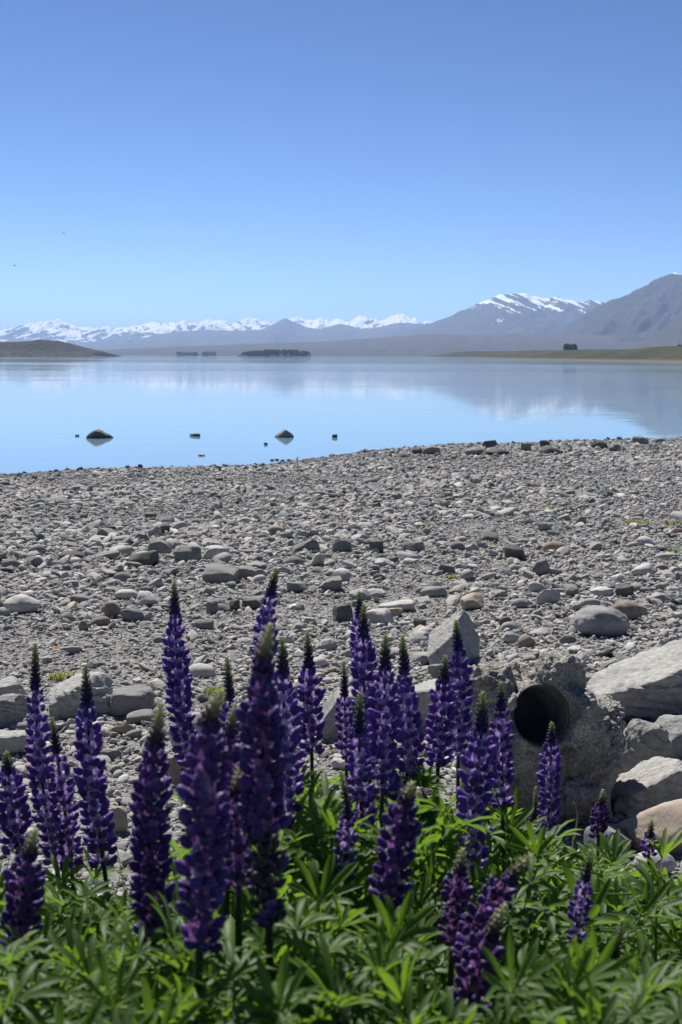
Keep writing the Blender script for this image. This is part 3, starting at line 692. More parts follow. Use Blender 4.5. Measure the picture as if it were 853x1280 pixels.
pm.polygons.foreach_set('use_smooth', np.ones(len(pm.polygons), bool))
obj('pipe', pm, root)
BLOCK.append((bb[0], bb[1] + 0.28, 0.36))

# ------------------------------------------------------------------ beach stones
rs = np.random.RandomState(2)
def shelf(X, Y, S):
    keep = Y < shoreY(X) + 0.5
    for (bx, by, br) in BLOCK:
        keep &= ((X - bx) ** 2 + (Y - by) ** 2) > (br + S * 0.3) ** 2
    return keep
PX, PY, PS = [], [], []
for (ya, yb, dens, med, sig) in ((2.8, 6.0, 1000, 0.021, 0.50), (6.0, 10.0, 1000, 0.022, 0.56), (10.0, 15.0, 700, 0.027, 0.58), (15.0, 22.0, 450, 0.036, 0.55), (22.0, 32.0, 300, 0.047, 0.52), (32.0, 49.0, 200, 0.060, 0.5)):
    hw = 0.30 * yb + 1.8
    n = int((yb - ya) * 2 * hw * dens)
    x = rs.uniform(-hw, hw, n); y = rs.uniform(ya, yb, n)
    ok = np.abs(x) < 0.30 * y + 1.8; x, y = x[ok], y[ok]
    s = med * np.exp(rs.normal(0, sig, len(x)))
    patch = fbm(np.stack([x * 0.5, y * 0.35, x * 0], -1), 41, 3)
    s = s * (1 + 0.7 * patch); s = np.clip(s, 0.015, 0.22)
    k = shelf(x, y, s); PX.append(x[k]); PY.append(y[k]); PS.append(s[k])
PX, PY, PS = map(np.concatenate, (PX, PY, PS)); n = len(PX)
PZ = ground(PX, PY) + PS * rs.uniform(0.02, 0.26, n)
pm = bpy.data.meshes.new('pebbles'); pm.vertices.add(n); pm.vertices.foreach_set('co', np.stack([PX, PY, PZ], -1).astype(np.float32).ravel())
def fattr(nm, ty, data, key='value'):
    a = pm.attributes.new(nm, ty, 'POINT'); a.data.foreach_set(key, np.ascontiguousarray(data).ravel())
fattr('prot', 'FLOAT_VECTOR', np.stack([rs.normal(0, 0.34, n), rs.normal(0, 0.34, n), rs.uniform(0, 6.283, n)], -1).astype(np.float32), 'vector')
fattr('pscl', 'FLOAT_VECTOR', (PS[:, None] * np.stack([rs.uniform(0.85, 1.35, n), rs.uniform(0.8, 1.2, n), rs.uniform(0.7, 1.3, n)], -1)).astype(np.float32), 'vector')
fattr('pidx', 'INT', rs.randint(0, NP, n).astype(np.int32))
wet = np.clip(1 - (shoreY(PX) - PY) / 0.7, 0, 1)
fattr('tone', 'FLOAT', (np.clip(rs.beta(2.1, 1.75, n), 0, 1) * (1 - 0.75 * wet)).astype(np.float32))
peb = obj('pebbles', pm, beach); tag(peb, kind='stuff')
ng = bpy.data.node_groups.new('scatter_pebbles', 'GeometryNodeTree')
ng.interface.new_socket('Geometry', in_out='INPUT', socket_type='NodeSocketGeometry'); ng.interface.new_socket('Geometry', in_out='OUTPUT', socket_type='NodeSocketGeometry')
N = ng.nodes; gi = N.new('NodeGroupInput'); go = N.new('NodeGroupOutput'); iop = N.new('GeometryNodeInstanceOnPoints')
ci = N.new('GeometryNodeCollectionInfo'); ci.inputs['Collection'].default_value = protos; ci.inputs['Separate Children'].default_value = True; ci.inputs['Reset Children'].default_value = True
def named(nm, ty):
    a = N.new('GeometryNodeInputNamedAttribute'); a.data_type = ty; a.inputs['Name'].default_value = nm; return a.outputs['Attribute']
er = N.new('FunctionNodeEulerToRotation'); L = ng.links
L.new(named('prot', 'FLOAT_VECTOR'), er.inputs[0]); L.new(er.outputs[0], iop.inputs['Rotation'])
L.new(named('pscl', 'FLOAT_VECTOR'), iop.inputs['Scale']); L.new(named('pidx', 'INT'), iop.inputs['Instance Index'])
iop.inputs['Pick Instance'].default_value = True
m2p = N.new('GeometryNodeMeshToPoints')
L.new(gi.outputs[0], m2p.inputs['Mesh']); L.new(m2p.outputs[0], iop.inputs['Points']); L.new(ci.outputs[0], iop.inputs['Instance']); L.new(iop.outputs[0], go.inputs[0])
md = peb.modifiers.new('scatter', 'NODES'); md.node_group = ng

# the larger stones, each its own piece of the beach
stone_meshes = []
for i in range(26):
    rd = i % 3 == 0
    V, F = rock_np(900 + i, 3, 9, 16.0, 0.05, 2.0, (1.0, 0.75, 0.40 + 0.25 * ((i * 7) % 5) / 4), None, rd)
    me = mesh_np('stone', V, F, True, [M['stone']])
    if not rd: me.set_sharp_from_angle(angle=R_(30))
    stone_meshes.append(me)
rg = random.Random(77); cnt = 0
while cnt < 296:
    if rg.random() < 0.62:
        px, py = rg.uniform(-40, 900), rg.choice((rg.gauss(745, 30), rg.gauss(700, 20), rg.gauss(715, 40)))
    else: px, py = rg.uniform(-60, 920), rg.uniform(575, 830)
    if py < 560 or py > 1010: continue
    g = on_ground(px, py)
    if g[1] > shoreY(g[0]) - 0.3: continue
    D = g[1]; s = rg.lognormvariate(math.log(15.0 if 670 < py < 795 else 11 if py > 640 else 8), 0.38) * D / FPX; s = min(s, 0.34)
    if any((g[0] - b[0]) ** 2 + (g[1] - b[1]) ** 2 < (b[2] + s * 0.35) ** 2 for b in BLOCK): continue
    o = obj('stone', rg.choice(stone_meshes), beach)
    o.location = (g[0], g[1], g[2] + s * 0.12); o.scale = (s * rg.uniform(.9, 1.3), s * rg.uniform(.85, 1.15), s * rg.uniform(.8, 1.3))
    o.rotation_euler = (rg.gauss(0, .18), rg.gauss(0, .18), rg.uniform(0, 6.28)); cnt += 1

# ------------------------------------------------------------------ plants: materials
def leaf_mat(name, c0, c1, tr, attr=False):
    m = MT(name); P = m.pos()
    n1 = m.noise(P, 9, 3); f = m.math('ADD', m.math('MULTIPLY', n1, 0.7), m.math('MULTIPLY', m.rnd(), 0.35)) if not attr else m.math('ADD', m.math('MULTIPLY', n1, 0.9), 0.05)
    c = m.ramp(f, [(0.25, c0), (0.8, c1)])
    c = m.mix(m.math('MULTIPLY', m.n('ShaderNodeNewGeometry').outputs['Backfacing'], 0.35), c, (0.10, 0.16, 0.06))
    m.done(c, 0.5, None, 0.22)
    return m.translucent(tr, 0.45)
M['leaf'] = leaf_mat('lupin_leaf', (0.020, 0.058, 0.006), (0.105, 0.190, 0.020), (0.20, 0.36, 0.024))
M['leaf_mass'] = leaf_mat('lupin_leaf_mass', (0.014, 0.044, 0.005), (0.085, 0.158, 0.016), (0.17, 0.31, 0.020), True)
M['grass'] = leaf_mat('grass_blade', (0.06, 0.11, 0.015), (0.15, 0.20, 0.035), (0.25, 0.35, 0.05), True)
M['weed'] = leaf_mat('weed', (0.10, 0.13, 0.03), (0.24, 0.25, 0.06), (0.35, 0.40, 0.08), True)
m = MT('lupin_stem'); n1 = m.noise(m.pos(), 30, 3)
M['stem'] = m.done(m.ramp(n1, [(0.3, (0.040, 0.032, 0.020)), (0.7, (0.065, 0.075, 0.025))]), 0.6)
m = MT('spike_axis'); M['axis'] = m.done(m.ramp(m.noise(m.pos(), 40, 3), [(0.3, (0.025, 0.012, 0.022)), (0.7, (0.045, 0.03, 0.02))]), 0.6)
def petal(name, dark, light, tr):
    m = MT(name); f = m.math('ADD', m.math('MULTIPLY', m.rnd(), 0.75), m.math('MULTIPLY', m.noise(m.pos(), 60, 2), 0.3))
    m.done(m.ramp(f, [(0.1, dark), (0.9, light)]), 0.45, None, 0.4); m.p.inputs['Sheen Weight'].default_value = 0.15
    return m.translucent(tr, 0.28)
M['blue_wing'] = petal('blue_wing', (0.06, 0.022, 0.17), (0.18, 0.075, 0.40), (0.24, 0.08, 0.55))
M['blue_banner'] = petal('blue_banner', (0.26, 0.16, 0.50), (0.84, 0.76, 0.92), (0.6, 0.4, 0.85))  # lilac banner, paled further: sunlit glints on the florets put into the colour
M['plum_wing'] = petal('plum_wing', (0.036, 0.012, 0.095), (0.11, 0.038, 0.26), (0.17, 0.05, 0.36))
M['plum_banner'] = petal('plum_banner', (0.09, 0.035, 0.18), (0.50, 0.28, 0.55), (0.38, 0.14, 0.46))  # light end carries the pinkish highlights of the plum florets as colour
M['wilt'] = petal('wilted', (0.045, 0.035, 0.045), (0.11, 0.09, 0.09), (0.1, 0.07, 0.08))
def bud_mat(name, low, mid, tip, st=(0.25, 0.55, 0.78, 0.95)):
    m = MT(name); a = m.n('ShaderNodeAttribute', attribute_type='GEOMETRY', attribute_name='rise').outputs['Fac']
    m.done(m.ramp(a, [(0.0, low), (st[0], low), (st[1], mid), (st[2], tip), (st[3], tuple(min(1, x * 1.8) for x in tip))]), 0.7, None, 0.2)
    m.p.inputs['Sheen Weight'].default_value = 0.5; m.p.inputs['Sheen Roughness'].default_value = 0.4
    return m.translucent(m.ramp(a, [(0.0, low), (0.5, mid), (0.8, (0.30, 0.33, 0.12)), (1.0, (0.5, 0.52, 0.25))]), 0.35)
M['bud_blue'] = bud_mat('bud_blue', (0.05, 0.026, 0.12), (0.065, 0.058, 0.055), (0.27, 0.31, 0.12), (0.2, 0.48, 0.70, 0.9))
M['bud_plum'] = bud_mat('bud_plum', (0.065, 0.02, 0.08), (0.13, 0.085, 0.08), (0.40, 0.39, 0.20), (0.08, 0.3, 0.5, 0.8))
M['bud_green'] = bud_mat('bud_green', (0.06, 0.05, 0.05), (0.14, 0.16, 0.06), (0.28, 0.32, 0.13))

# floret: stalk, cupped wings with upturned tip, banner reflexed above (local +Y outward, +Z up the spike)
def floret_mesh(seed, wing, ban):
    rs_ = np.random.RandomState(seed); V, F, MI = [], [], []
    U, Fi = ico(2)
    W = U * np.array([0.0050, 0.0068, 0.0048]); W[:, 1] += 0.0125
    t = np.clip((W[:, 1] - 0.006) / 0.013, 0, 1); W[:, 2] += 0.0052 * t ** 2 - 0.0015; W[:, 0] *= (1.08 - 0.45 * t ** 1.5)
    W += rs_.normal(0, 0.00025, W.shape)
    V += W.tolist(); F += Fi.tolist(); MI += [0] * len(Fi)
    # banner: a 4 x 5 sheet, folded along its middle and bent back
    b = len(V); nu, nv = 5, 4
    for j in range(nv):
        s = j / (nv - 1)
        for i in range(nu):
            u = i / (nu - 1) * 2 - 1; wd = 0.0058 * math.sin(math.pi * (0.22 + 0.62 * s))
            V.append([u * wd, 0.0065 - 0.0035 * abs(u) + 0.004 * s * s + rs_.normal(0, .0003), 0.0020 + 0.0098 * s - 0.0022 * abs(u) ** 2 - .001 * s * abs(u)])
    for j in range(nv - 1):
        for i in range(nu - 1): F.append([b + j * nu + i, b + j * nu + i + 1, b + (j + 1) * nu + i + 1, b + (j + 1) * nu + i]); MI.append(1)
    b = len(V)
    for (y, z) in ((0.0, 0.0), (0.0075, 0.001)):
        for a in range(3): V.append([0.0009 * math.cos(a * 2.09), y, z + 0.0009 * math.sin(a * 2.09)])
    for a in range(3): F.append([b + a, b + (a + 1) % 3, b + 3 + (a + 1) % 3, b + 3 + a]); MI.append(0)
    return mesh_np('floret', V, F, True, [M[wing], M[ban]], MI)
FLO = {'blue': [floret_mesh(i, 'blue_wing', 'blue_banner') for i in range(4)], 'plum': [floret_mesh(i + 9, 'plum_wing', 'plum_banner') for i in range(4)],
       'wilt': [floret_mesh(i + 19, 'wilt', 'wilt') for i in range(2)]}

def tube_np(P, rad, ns=7):
    P = np.asarray(P, float); V, F = [], []; T = np.gradient(P, axis=0); T /= np.linalg.norm(T, axis=1)[:, None] + 1e-9
    for k, (p, t, r) in enumerate(zip(P, T, rad)):
        a = np.cross(t, [0.3, 1, 0.1]); a /= np.linalg.norm(a); b = np.cross(t, a)
        for i in range(ns):
            an = 2 * math.pi * i / ns; V.append(p + r * (math.cos(an) * a + math.sin(an) * b))
    for k in range(len(P) - 1):
        for i in range(ns): F.append((k * ns + i, k * ns + (i + 1) % ns, (k + 1) * ns + (i + 1) % ns, (k + 1) * ns + i))
    F.append(tuple((len(P) - 1) * ns + i for i in range(ns)))
    return V, F

def catmull(P, n):
    P = np.asarray(P, float); Q = np.vstack([2 * P[0] - P[1], P, 2 * P[-1] - P[-2]]); out = []
    for i in range(1, len(Q) - 2):
        for t in np.linspace(0, 1, n, endpoint=False):
            a, b, c, d = Q[i - 1], Q[i], Q[i + 1], Q[i + 2]
            out.append(0.5 * ((2 * b) + (c - a) * t + (2 * a - 5 * b + 4 * c - d) * t * t + (3 * b - a - 3 * c + d) * t ** 3))
    out.append(P[-1]); return np.array(out)

# palmate leaf: petiole from (0,-1,0) to the origin, blade of narrow folded leaflets facing +Y+Z
def leaf_np(seed, nl=9, Lf=0.42, Wf=0.075, spread=320, cup=0.25):
    rs_ = np.random.RandomState(seed); V, F = [], []
    up = np.array([0, 0.62, 0.78]); up /= np.linalg.norm(up); e1 = np.array([1.0, 0, 0]); e2 = np.cross(up, e1)
    for k in range(nl):
        an = R_(90 - spread / 2 + spread * k / (nl - 1) + rs_.normal(0, 4)); L_ = Lf * (0.72 + 0.38 * math.sin(math.pi * (k + 0.5) / nl)) * rs_.uniform(.9, 1.1)
        d = math.cos(an) * e1 + math.sin(an) * e2; s = np.cross(up, d); c0 = cup + rs_.normal(0, 0.10); b = len(V)
        for (t, w) in ((0.03, 0.16), (0.25, 0.62), (0.5, 0.98), (0.75, 0.86), (0.92, 0.45), (1.0, 0.05)):
            c = d * L_ * t * (1 - 0.10 * t) + up * L_ * (c0 * t * 1.4 - 0.42 * t * t); wd = Wf * w * 0.5
            V += [c - s * wd + up * wd * 0.55, c, c + s * wd + up * wd * 0.55]
        for j in range(5):
            q_ = b + j * 3; F += [(q_, q_ + 1, q_ + 4, q_ + 3), (q_ + 1, q_ + 2, q_ + 5, q_ + 4)]
    b = len(V); P_ = np.array([[0, -1 + t, 0.12 * (t * t - t)] for t in np.linspace(0, 1, 5)])
    tv, tf = tube_np(P_, [0.016, .014, .012, .011, .010], 4); V += tv; F += [tuple(i + b for i in f) for f in tf[:-1]]
    return np.array(V), F
LEAF_NP = [leaf_np(i, 8 + i % 4, 0.40 + 0.03 * (i % 3), 0.074 + 0.010 * (i % 2), 290 + 15 * (i % 4), 0.05 + 0.22 * (i % 5)) for i in range(10)]
LEAF_ME = [mesh_np('leaf', v, f, True, [M['leaf']]) for v, f in LEAF_NP]

def leaf_matrix(A, Cc, roll):
    d = Vector(Cc) - Vector(A); Lp = d.length; y = d.normalized(); z = (Vector((0, 0, 1)) - y * y.z)
    z = z.normalized() if z.length > 0.05 else Vector((1, 0, 0)); x = y.cross(z)
    R3 = Matrix((x, y, z)).transposed() @ Matrix.Rotation(roll, 3, 'Y')
    return Matrix.Translation(Cc) @ (R3 * Lp).to_4x4()

def add_leaves(root, rootloc, pts_stem, count, rg_, zmax, ln=(0.13, 0.2)):
    for k in range(count):
        t = rg_.uniform(0.15, 1.0); A = pts_stem[int(t * (len(pts_stem) - 1))]
        if A[2] - rootloc[2] > zmax - 0.08: A = pts_stem[int(0.3 * (len(pts_stem) - 1))]
        an = k * 2.4 + rg_.uniform(-.5, .5); Lp = rg_.uniform(*ln); el = R_(rg_.uniform(15, 60))
        Cc = A + np.array([math.cos(an) * math.cos(el), math.sin(an) * math.cos(el), math.sin(el)]) * Lp
        if Cc[2] - rootloc[2] > zmax: Cc[2] = rootloc[2] + zmax - rg_.uniform(0, 0.06)
        o = obj('leaf', rg_.choice(LEAF_ME), root); o.matrix_basis = leaf_matrix(Vector(A - rootloc), Vector(Cc - rootloc), rg_.gauss(0, .55))

def bud_np(P, r0, rs_, kind):
    """tapering cone of tightly packed small buds along path P (bottom to tip)"""
    seg = np.linalg.norm(np.diff(P, axis=0), axis=1); cl = np.concatenate([[0], np.cumsum(seg)]); L_ = cl[-1]
    U, Fi = ico(1); V, F, A = [], [], []
    n = int(max(26, min(150, L_ / 0.0012)))
    def pt(s): return np.array([np.interp(s, cl, P[:, k]) for k in range(3)])
    for k in range(n):
        t = (k + 0.5) / n; s = L_ * (t ** 0.92); r = r0 * (1 - t) ** 0.6 + 0.0034; c = pt(s); tn = pt(min(L_, s + 0.004)) - pt(max(0, s - 0.004)); tn /= np.linalg.norm(tn) + 1e-9
        a = np.cross(tn, [0.2, 1, 0]); a /= np.linalg.norm(a); b = np.cross(tn, a); an = k * 2.39996
        o_ = math.cos(an) * a + math.sin(an) * b
        bs = (0.0048 * (1 - t) + 0.0022 * t) * (r0 / 0.010) ** 0.6 * rs_.uniform(.85, 1.15); up = tn * 0.85 + o_ * 0.5; up /= np.linalg.norm(up); sd_ = np.cross(up, o_); sd_ /= np.linalg.norm(sd_) + 1e-9; ot = np.cross(sd_, up)
        W = c + o_ * r * 0.62 + (U[:, :1] * sd_ * 0.55 + U[:, 1:2] * ot * 0.5 + U[:, 2:] * up * 1.15) * bs
        b0 = len(V); V += W.tolist(); F += (Fi + b0).tolist(); A += [t] * len(U)
    tv, tf = tube_np(P, [max(0.0016, r0 * 0.7 * (1 - i / len(P)) ** .8) for i in range(len(P))], 6); b0 = len(V)
    V += [list(v) for v in tv]; F += [tuple(i + b0 for i in f) for f in tf]; A += [min(1, (i // 6) / len(P)) for i in range(len(tv))]
    me = mesh_np('bud_tip', V, F, True, [M[kind]]); at = me.attributes.new('rise', 'FLOAT', 'POINT'); at.data.foreach_set('value', np.array(A, np.float32)); return me

# path px points run from the tip to the foot of the spike; d = depth; w = width in px; c = colour; b = share of the spike still in bud
LUP = [
 ([(44, 804), (46, 900), (56, 1000), (70, 1080)], 2.45, 38, 'blue', .20, 'tall blue lupin leaning left behind two shorter ones, before the layered boulder'),
 ([(65, 897), (74, 960), (81, 1010), (90, 1090)], 2.25, 36, 'blue', .22, 'shorter blue lupin between the two taller leaning ones at left'),
 ([(107, 831), (110, 900), (116, 990), (130, 1080)], 2.2, 45, 'blue', .20, 'blue lupin with green tip before the layered boulder end'),
 ([(8, 940), (13, 990), (22, 1065)], 2.2, 46, 'blue', .20, 'blue lupin with dark tip at the left picture edge'),
 ([(45, 1036), (33, 1090), (20, 1200)], 1.45, 58, 'plum', .25, 'dark plum lupin with yellowish tip low in the left corner'),
 ([(218, 727), (220, 800), (228, 900), (242, 965)], 2.6, 38, 'blue', .16, 'tall slender blue-violet lupin standing alone against the shingle'),
 ([(202, 879), (194, 930), (187, 1040), (192, 1170)], 1.5, 58, 'plum', .2, 'broad dark plum lupin right of the left group, with green tip'),
 ([(284, 821), (287, 870), (290, 920), (292, 1000)], 2.3, 36, 'blue', .3, 'lupin with slim dark green tip rising behind the bent-tipped one'),
 ([(278, 863), (262, 905), (256, 1000), (250, 1180)], 1.22, 72, 'plum', .16, 'widest plum lupin with tip bent to the right'),
 ([(294, 880), (288, 930), (286, 1030)], 1.75, 46, 'plum', .28, 'plum lupin with blunt tip just behind the bent-tipped one'),
 ([(301, 956), (295, 1010), (298, 1110)], 1.45, 52, 'plum', .28, 'shorter plum lupin with yellow-green tip beside the widest one'),
 ([(346, 710), (336, 760), (330, 830), (330, 960)], 2.5, 38, 'blue', .14, 'tallest violet lupin, its tip highest of all'),
 ([(338, 780), (326, 850), (328, 960), (336, 1150)], 1.35, 68, 'plum', .16, 'big purple lupin in front of the tallest, withered at its foot'),
 ([(353, 796), (354, 860), (358, 940), (362, 1020)], 2.0, 46, 'blue', .2, 'violet lupin with pale tip just right of the tallest'),
 ([(384, 790), (388, 860), (390, 945)], 2.55, 38, 'blue', .28, 'lupin with long pointed dark tip, alone right of the tallest group'),
 ([(449, 739), (450, 790), (454, 870)], 2.7, 30, 'blue', .22, 'lupin peeping out behind the paired central one, tip highest of the centre'),
 ([(455, 756), (454, 830), (460, 930)], 2.5, 38, 'blue', .22, 'front one of the paired central lupins with dark pointed tip'),
 ([(482, 794), (481, 860), (478, 985)], 2.2, 45, 'blue', .22, 'wide violet central lupin, left of the twin blunt tips'),
 ([(503, 795), (508, 870), (513, 940), (504, 1000)], 2.35, 40, 'blue', .22, 'violet central lupin, right of the twin blunt tips'),
 ([(430, 826), (431, 880), (433, 945)], 2.6, 27, 'blue', .36, 'slim lupin with narrow spike at the left of the central group'),
 ([(450, 866), (449, 930), (453, 1030)], 2.05, 42, 'blue', .3, 'central lupin with long pale green bud tip in front of the pair'),
 ([(426, 964), (435, 1020), (431, 1095)], 1.8, 34, 'blue', .45, 'young lupin mostly in green bud below the central group'),
 ([(516, 978), (505, 1015), (485, 1125)], 1.55, 56, 'plum', .22, 'plum lupin leaning right, low in front of the central group'),
 ([(557, 820), (553, 880), (548, 955)], 2.5, 40, 'blue', .24, 'violet lupin with dark stem, left one of two before the pale pointed boulder'),
 ([(570, 775), (575, 850), (573, 945)], 2.65, 38, 'blue', .22, 'tall violet lupin, right one of two before the pale pointed boulder'),
 ([(604, 865), (600, 940), (593, 1000), (590, 1098)], 2.0, 50, 'blue', .2, 'bright violet lupin with pale flowers in front of the pipe block'),
 ([(626, 853), (627, 920), (628, 1005)], 2.35, 37, 'blue', .22, 'violet lupin close behind the bright one, before the pipe block'),
 ([(690, 903), (688, 970), (685, 1050)], 2.9, 34, 'blue', .16, 'neat violet lupin with white-flecked whorls standing before the pipe hole'),
 ([(670, 984), (669, 1010), (664, 1040)], 2.85, 12, 'green', .9, 'thin green unopened lupin bud beside the neat violet one'),
 ([(754, 987), (751, 1015), (748, 1048)], 2.9, 26, 'plum', .3, 'short pinkish lupin below the pipe block'),
 ([(815, 1025), (813, 1045), (811, 1070)], 2.95, 22, 'blue', .45, 'tiny blue lupin before the pinkish slab'),
 ([(579, 1061), (573, 1110), (566, 1178)], 1.6, 42, 'plum', .26, 'plum lupin with cream tip, left one of the leaning front trio'),
 ([(665, 1068), (636, 1100), (605, 1145), (585, 1200)], 1.5, 50, 'plum', .28, 'plum lupin with long cream tip leaning far right'),
 ([(632, 1131), (610, 1180), (582, 1275)], 1.35, 58, 'plum', .32, 'plum lupin with thick cream tip, lowest of the leaning front trio'),
 ([(738, 1063), (731, 1105), (721, 1175)], 1.75, 30, 'blue', .35, 'dark slim lupin among the leaves right of the leaning trio'),
 ([(778, 1150), (774, 1175), (767, 1205)], 1.5, 18, 'green', 1.0, 'green lupin bud spike among the right-hand leaves'),
 ([(834, 1205), (832, 1230), (830, 1262)], 1.4, 24, 'green', 1.0, 'dark lupin bud half sunk in leaves at the right corner'),
 ([(433, 1256), (431, 1275), (428, 1300)], 1.15, 20, 'green', 1.0, 'pale lupin bud at the bottom edge of the picture'),
]
def build_lupin(i, pts, d, wpx, colr, bfrac, label):
    rg_ = random.Random(300 + i); rs_ = np.random.RandomState(300 + i)
    nP = len(pts); dep = np.linspace(d - 0.02, d + 0.03, nP)
    W3 = at_depth(np.array([p[0] for p in pts], float), np.array([p[1] for p in pts], float), dep)[::-1]     # foot -> tip
    foot = W3[0]; dirv = W3[1] - W3[0]; dirv /= np.linalg.norm(dirv)
    gz = gz_near(foot[0], foot[1]); drop = foot[2] - gz
    rx = foot[0] - dirv[0] * drop * 0.5; ry = foot[1] - dirv[1] * drop * 0.3 + 0.02; rz = gz_near(rx, ry)
    mid = np.array([foot[0] - dirv[0] * drop * 0.42, foot[1], foot[2] - drop * 0.5])
    R0 = np.array([rx, ry, rz]); full = catmull(np.vstack([[R0 - [0, 0, .03], mid], W3]), 8)
    nst = 16; stem = full[:nst + 1]; spike = full[nst:] if colr != 'x' else None
    root = empty('lupin', tuple(R0)); tag(root, label, 'lupin', 'lupins along the front of the beach')
    sr = 0.0042 * (0.7 + 0.3 * min(1.5, wpx / 40))
    v, f = tube_np(stem - R0, np.linspace(sr * 1.35, sr, len(stem)), 8); obj('stem', mesh_np('stem', v, f, True, [M['stem']]), root)
    seg = np.linalg.norm(np.diff(spike, axis=0), axis=1); cl = np.concatenate([[0], np.cumsum(seg)]); L_ = cl[-1]
    def pt(s): return np.array([np.interp(s, cl, spike[:, k]) for k in range(3)])
    Lb = L_ * (1 - bfrac)
    v, f = tube_np(np.array([pt(s) for s in np.linspace(0, max(Lb, 0.01) + .01, 14)]) - R0, np.linspace(sr, sr * 0.55, 14), 8)
    sp_ = obj('flower_spike', mesh_np('flower_spike', v, f, True, [M['axis']]), root)
    Rw = wpx * d / FPX / 2
    if colr == 'green': r0 = Rw * 0.9; kind = 'bud_green'
    else: r0 = Rw * 0.40; kind = 'bud_blue' if colr == 'blue' else 'bud_plum'
    bp = np.array([pt(s) for s in np.linspace(Lb, L_, 12)]) - R0
    obj('bud_tip', bud_np(bp, r0, rs_, kind), sp_)
    if colr == 'green': 
        add_leaves(root, R0, stem[2:], 5, rg_, max(0.2, drop * 0.8)); return
    sc0 = Rw / 0.0205; step = (0.0185 if colr == 'blue' else 0.0165) * max(0.72, min(1.1, sc0)); s = 0.004; wh = 0; ph0 = rg_.uniform(0, 6.28)
    while s < Lb + 0.008:
        t = s / Lb; c = pt(s); tn = pt(min(L_, s + .01)) - pt(max(0, s - .01)); tn /= np.linalg.norm(tn)
        a = np.cross(tn, [0, 1, 0.2]); a /= np.linalg.norm(a); b = np.cross(tn, a)
        grow = min(1.0, 0.50 + (1 - t) * 2.4) * (1.0 if t > .12 else 0.93)
        nf = 6 if colr == 'blue' else 7
        for k in range(nf):
            if rg_.random() < 0.05 + (0.12 if t < .12 else 0): continue
            an = 2 * math.pi * k / nf + ph0 + (0.16 if colr == 'blue' else 0.45) * wh + rg_.gauss(0, .16)
            o_ = Vector(math.cos(an) * a + math.sin(an) * b); T = Vector(tn)
            el = R_(rg_.gauss(12, 7) + 38 * max(0, t - 0.72) / 0.28 - (8 if t < .2 else 0))
            y = (o_ * math.cos(el) + T * math.sin(el)).normalized(); x = y.cross(T).normalized(); z = x.cross(y)
            sc = sc0 * grow * rg_.uniform(.9, 1.12)
            wil = 'withered' in label and t < 0.36 and rg_.random() < 0.9
            fm = rg_.choice(FLO['wilt' if wil else colr])
            o = bpy.data.objects.new('floret', fm); COL.objects.link(o); o.parent = sp_
            if wil: sc *= 0.75
            o.matrix_basis = Matrix.Translation(Vector(c - R0) + o_ * sr * 0.6 + T * rg_.gauss(0, 0.0018)) @ (Matrix((x, y, z)).transposed() * sc).to_4x4() @ Matrix.Rotation(rg_.gauss(0, .25), 4, 'Y')
        s += step * (0.62 + 0.38 * grow); wh += 1
    add_leaves(root, R0, stem[2:], 11, rg_, min(0.72, max(0.2, drop * (0.72 if d < 1.8 else 0.92))))
for i, a in enumerate(LUP): build_lupin(i, *a)

# leafy plants without flowers
LP = [((30, 1150), 1.9, 'leafy green lupin plant under the left group of blue lupins'), ((120, 1120), 2.0, 'bright leafy plant below the green-tipped blue lupin'), ((140, 1215), 1.5, 'leafy plant in front of the broad dark plum lupin foot'),
      ((400, 1040), 2.6, 'leafy plant below the lupin with the long pointed dark tip'), ((410, 1180), 1.7, 'leafy plant between the withered-foot lupin and the low plum lupin'), ((530, 1010), 2.6, 'leafy plant growing against the pale flat-topped slab'),
      ((500, 1200), 1.6, 'broad-leaved plant at the bottom left of the leaning front trio'), ((640, 1100), 2.4, 'leafy plant at the foot of the pipe block'), ((705, 1095), 2.7, 'leafy plant under the neat violet lupin'),
      ((690, 1200), 1.6, 'leafy plant right of the leaning front trio'), ((770, 1110), 2.4, 'leafy plant under the short pinkish lupin'), ((830, 1110), 2.1, 'pale leafy plant at the right edge under the tiny blue lupin'),
      ((800, 1200), 1.9, 'large-leaved plant around the green bud spike'), ((730, 1250), 1.45, 'leafy plant at the bottom edge below the green bud spike'), ((260, 1240), 1.45, 'leafy plant at the bottom edge under the widest plum lupin'), ((60, 1260), 1.4, 'leafy plant in the bottom left corner')]
for i, ((px, py), d, lb) in enumerate(LP):
    rg_ = random.Random(700 + i); T_ = at_depth(px, py, d); z = gz_near(T_[0], d); R0 = np.array([T_[0], d, z]); h = T_[2] - z
    root = empty('lupin_plant', tuple(R0)); tag(root, lb, 'plant', 'leafy lupin plants without flowers')
    st = np.array([R0 + np.array([rg_.gauss(0, .01), rg_.gauss(0, .01), h * t * 0.85]) for t in np.linspace(0, 1, 9)])
    v, f = tube_np(st - R0, np.linspace(.006, .003, 9), 6); obj('stem', mesh_np('stem', v, f, True, [M['stem']]), root)
    add_leaves(root, R0, st[2:], 16, rg_, h + 0.04, (0.14, 0.22))

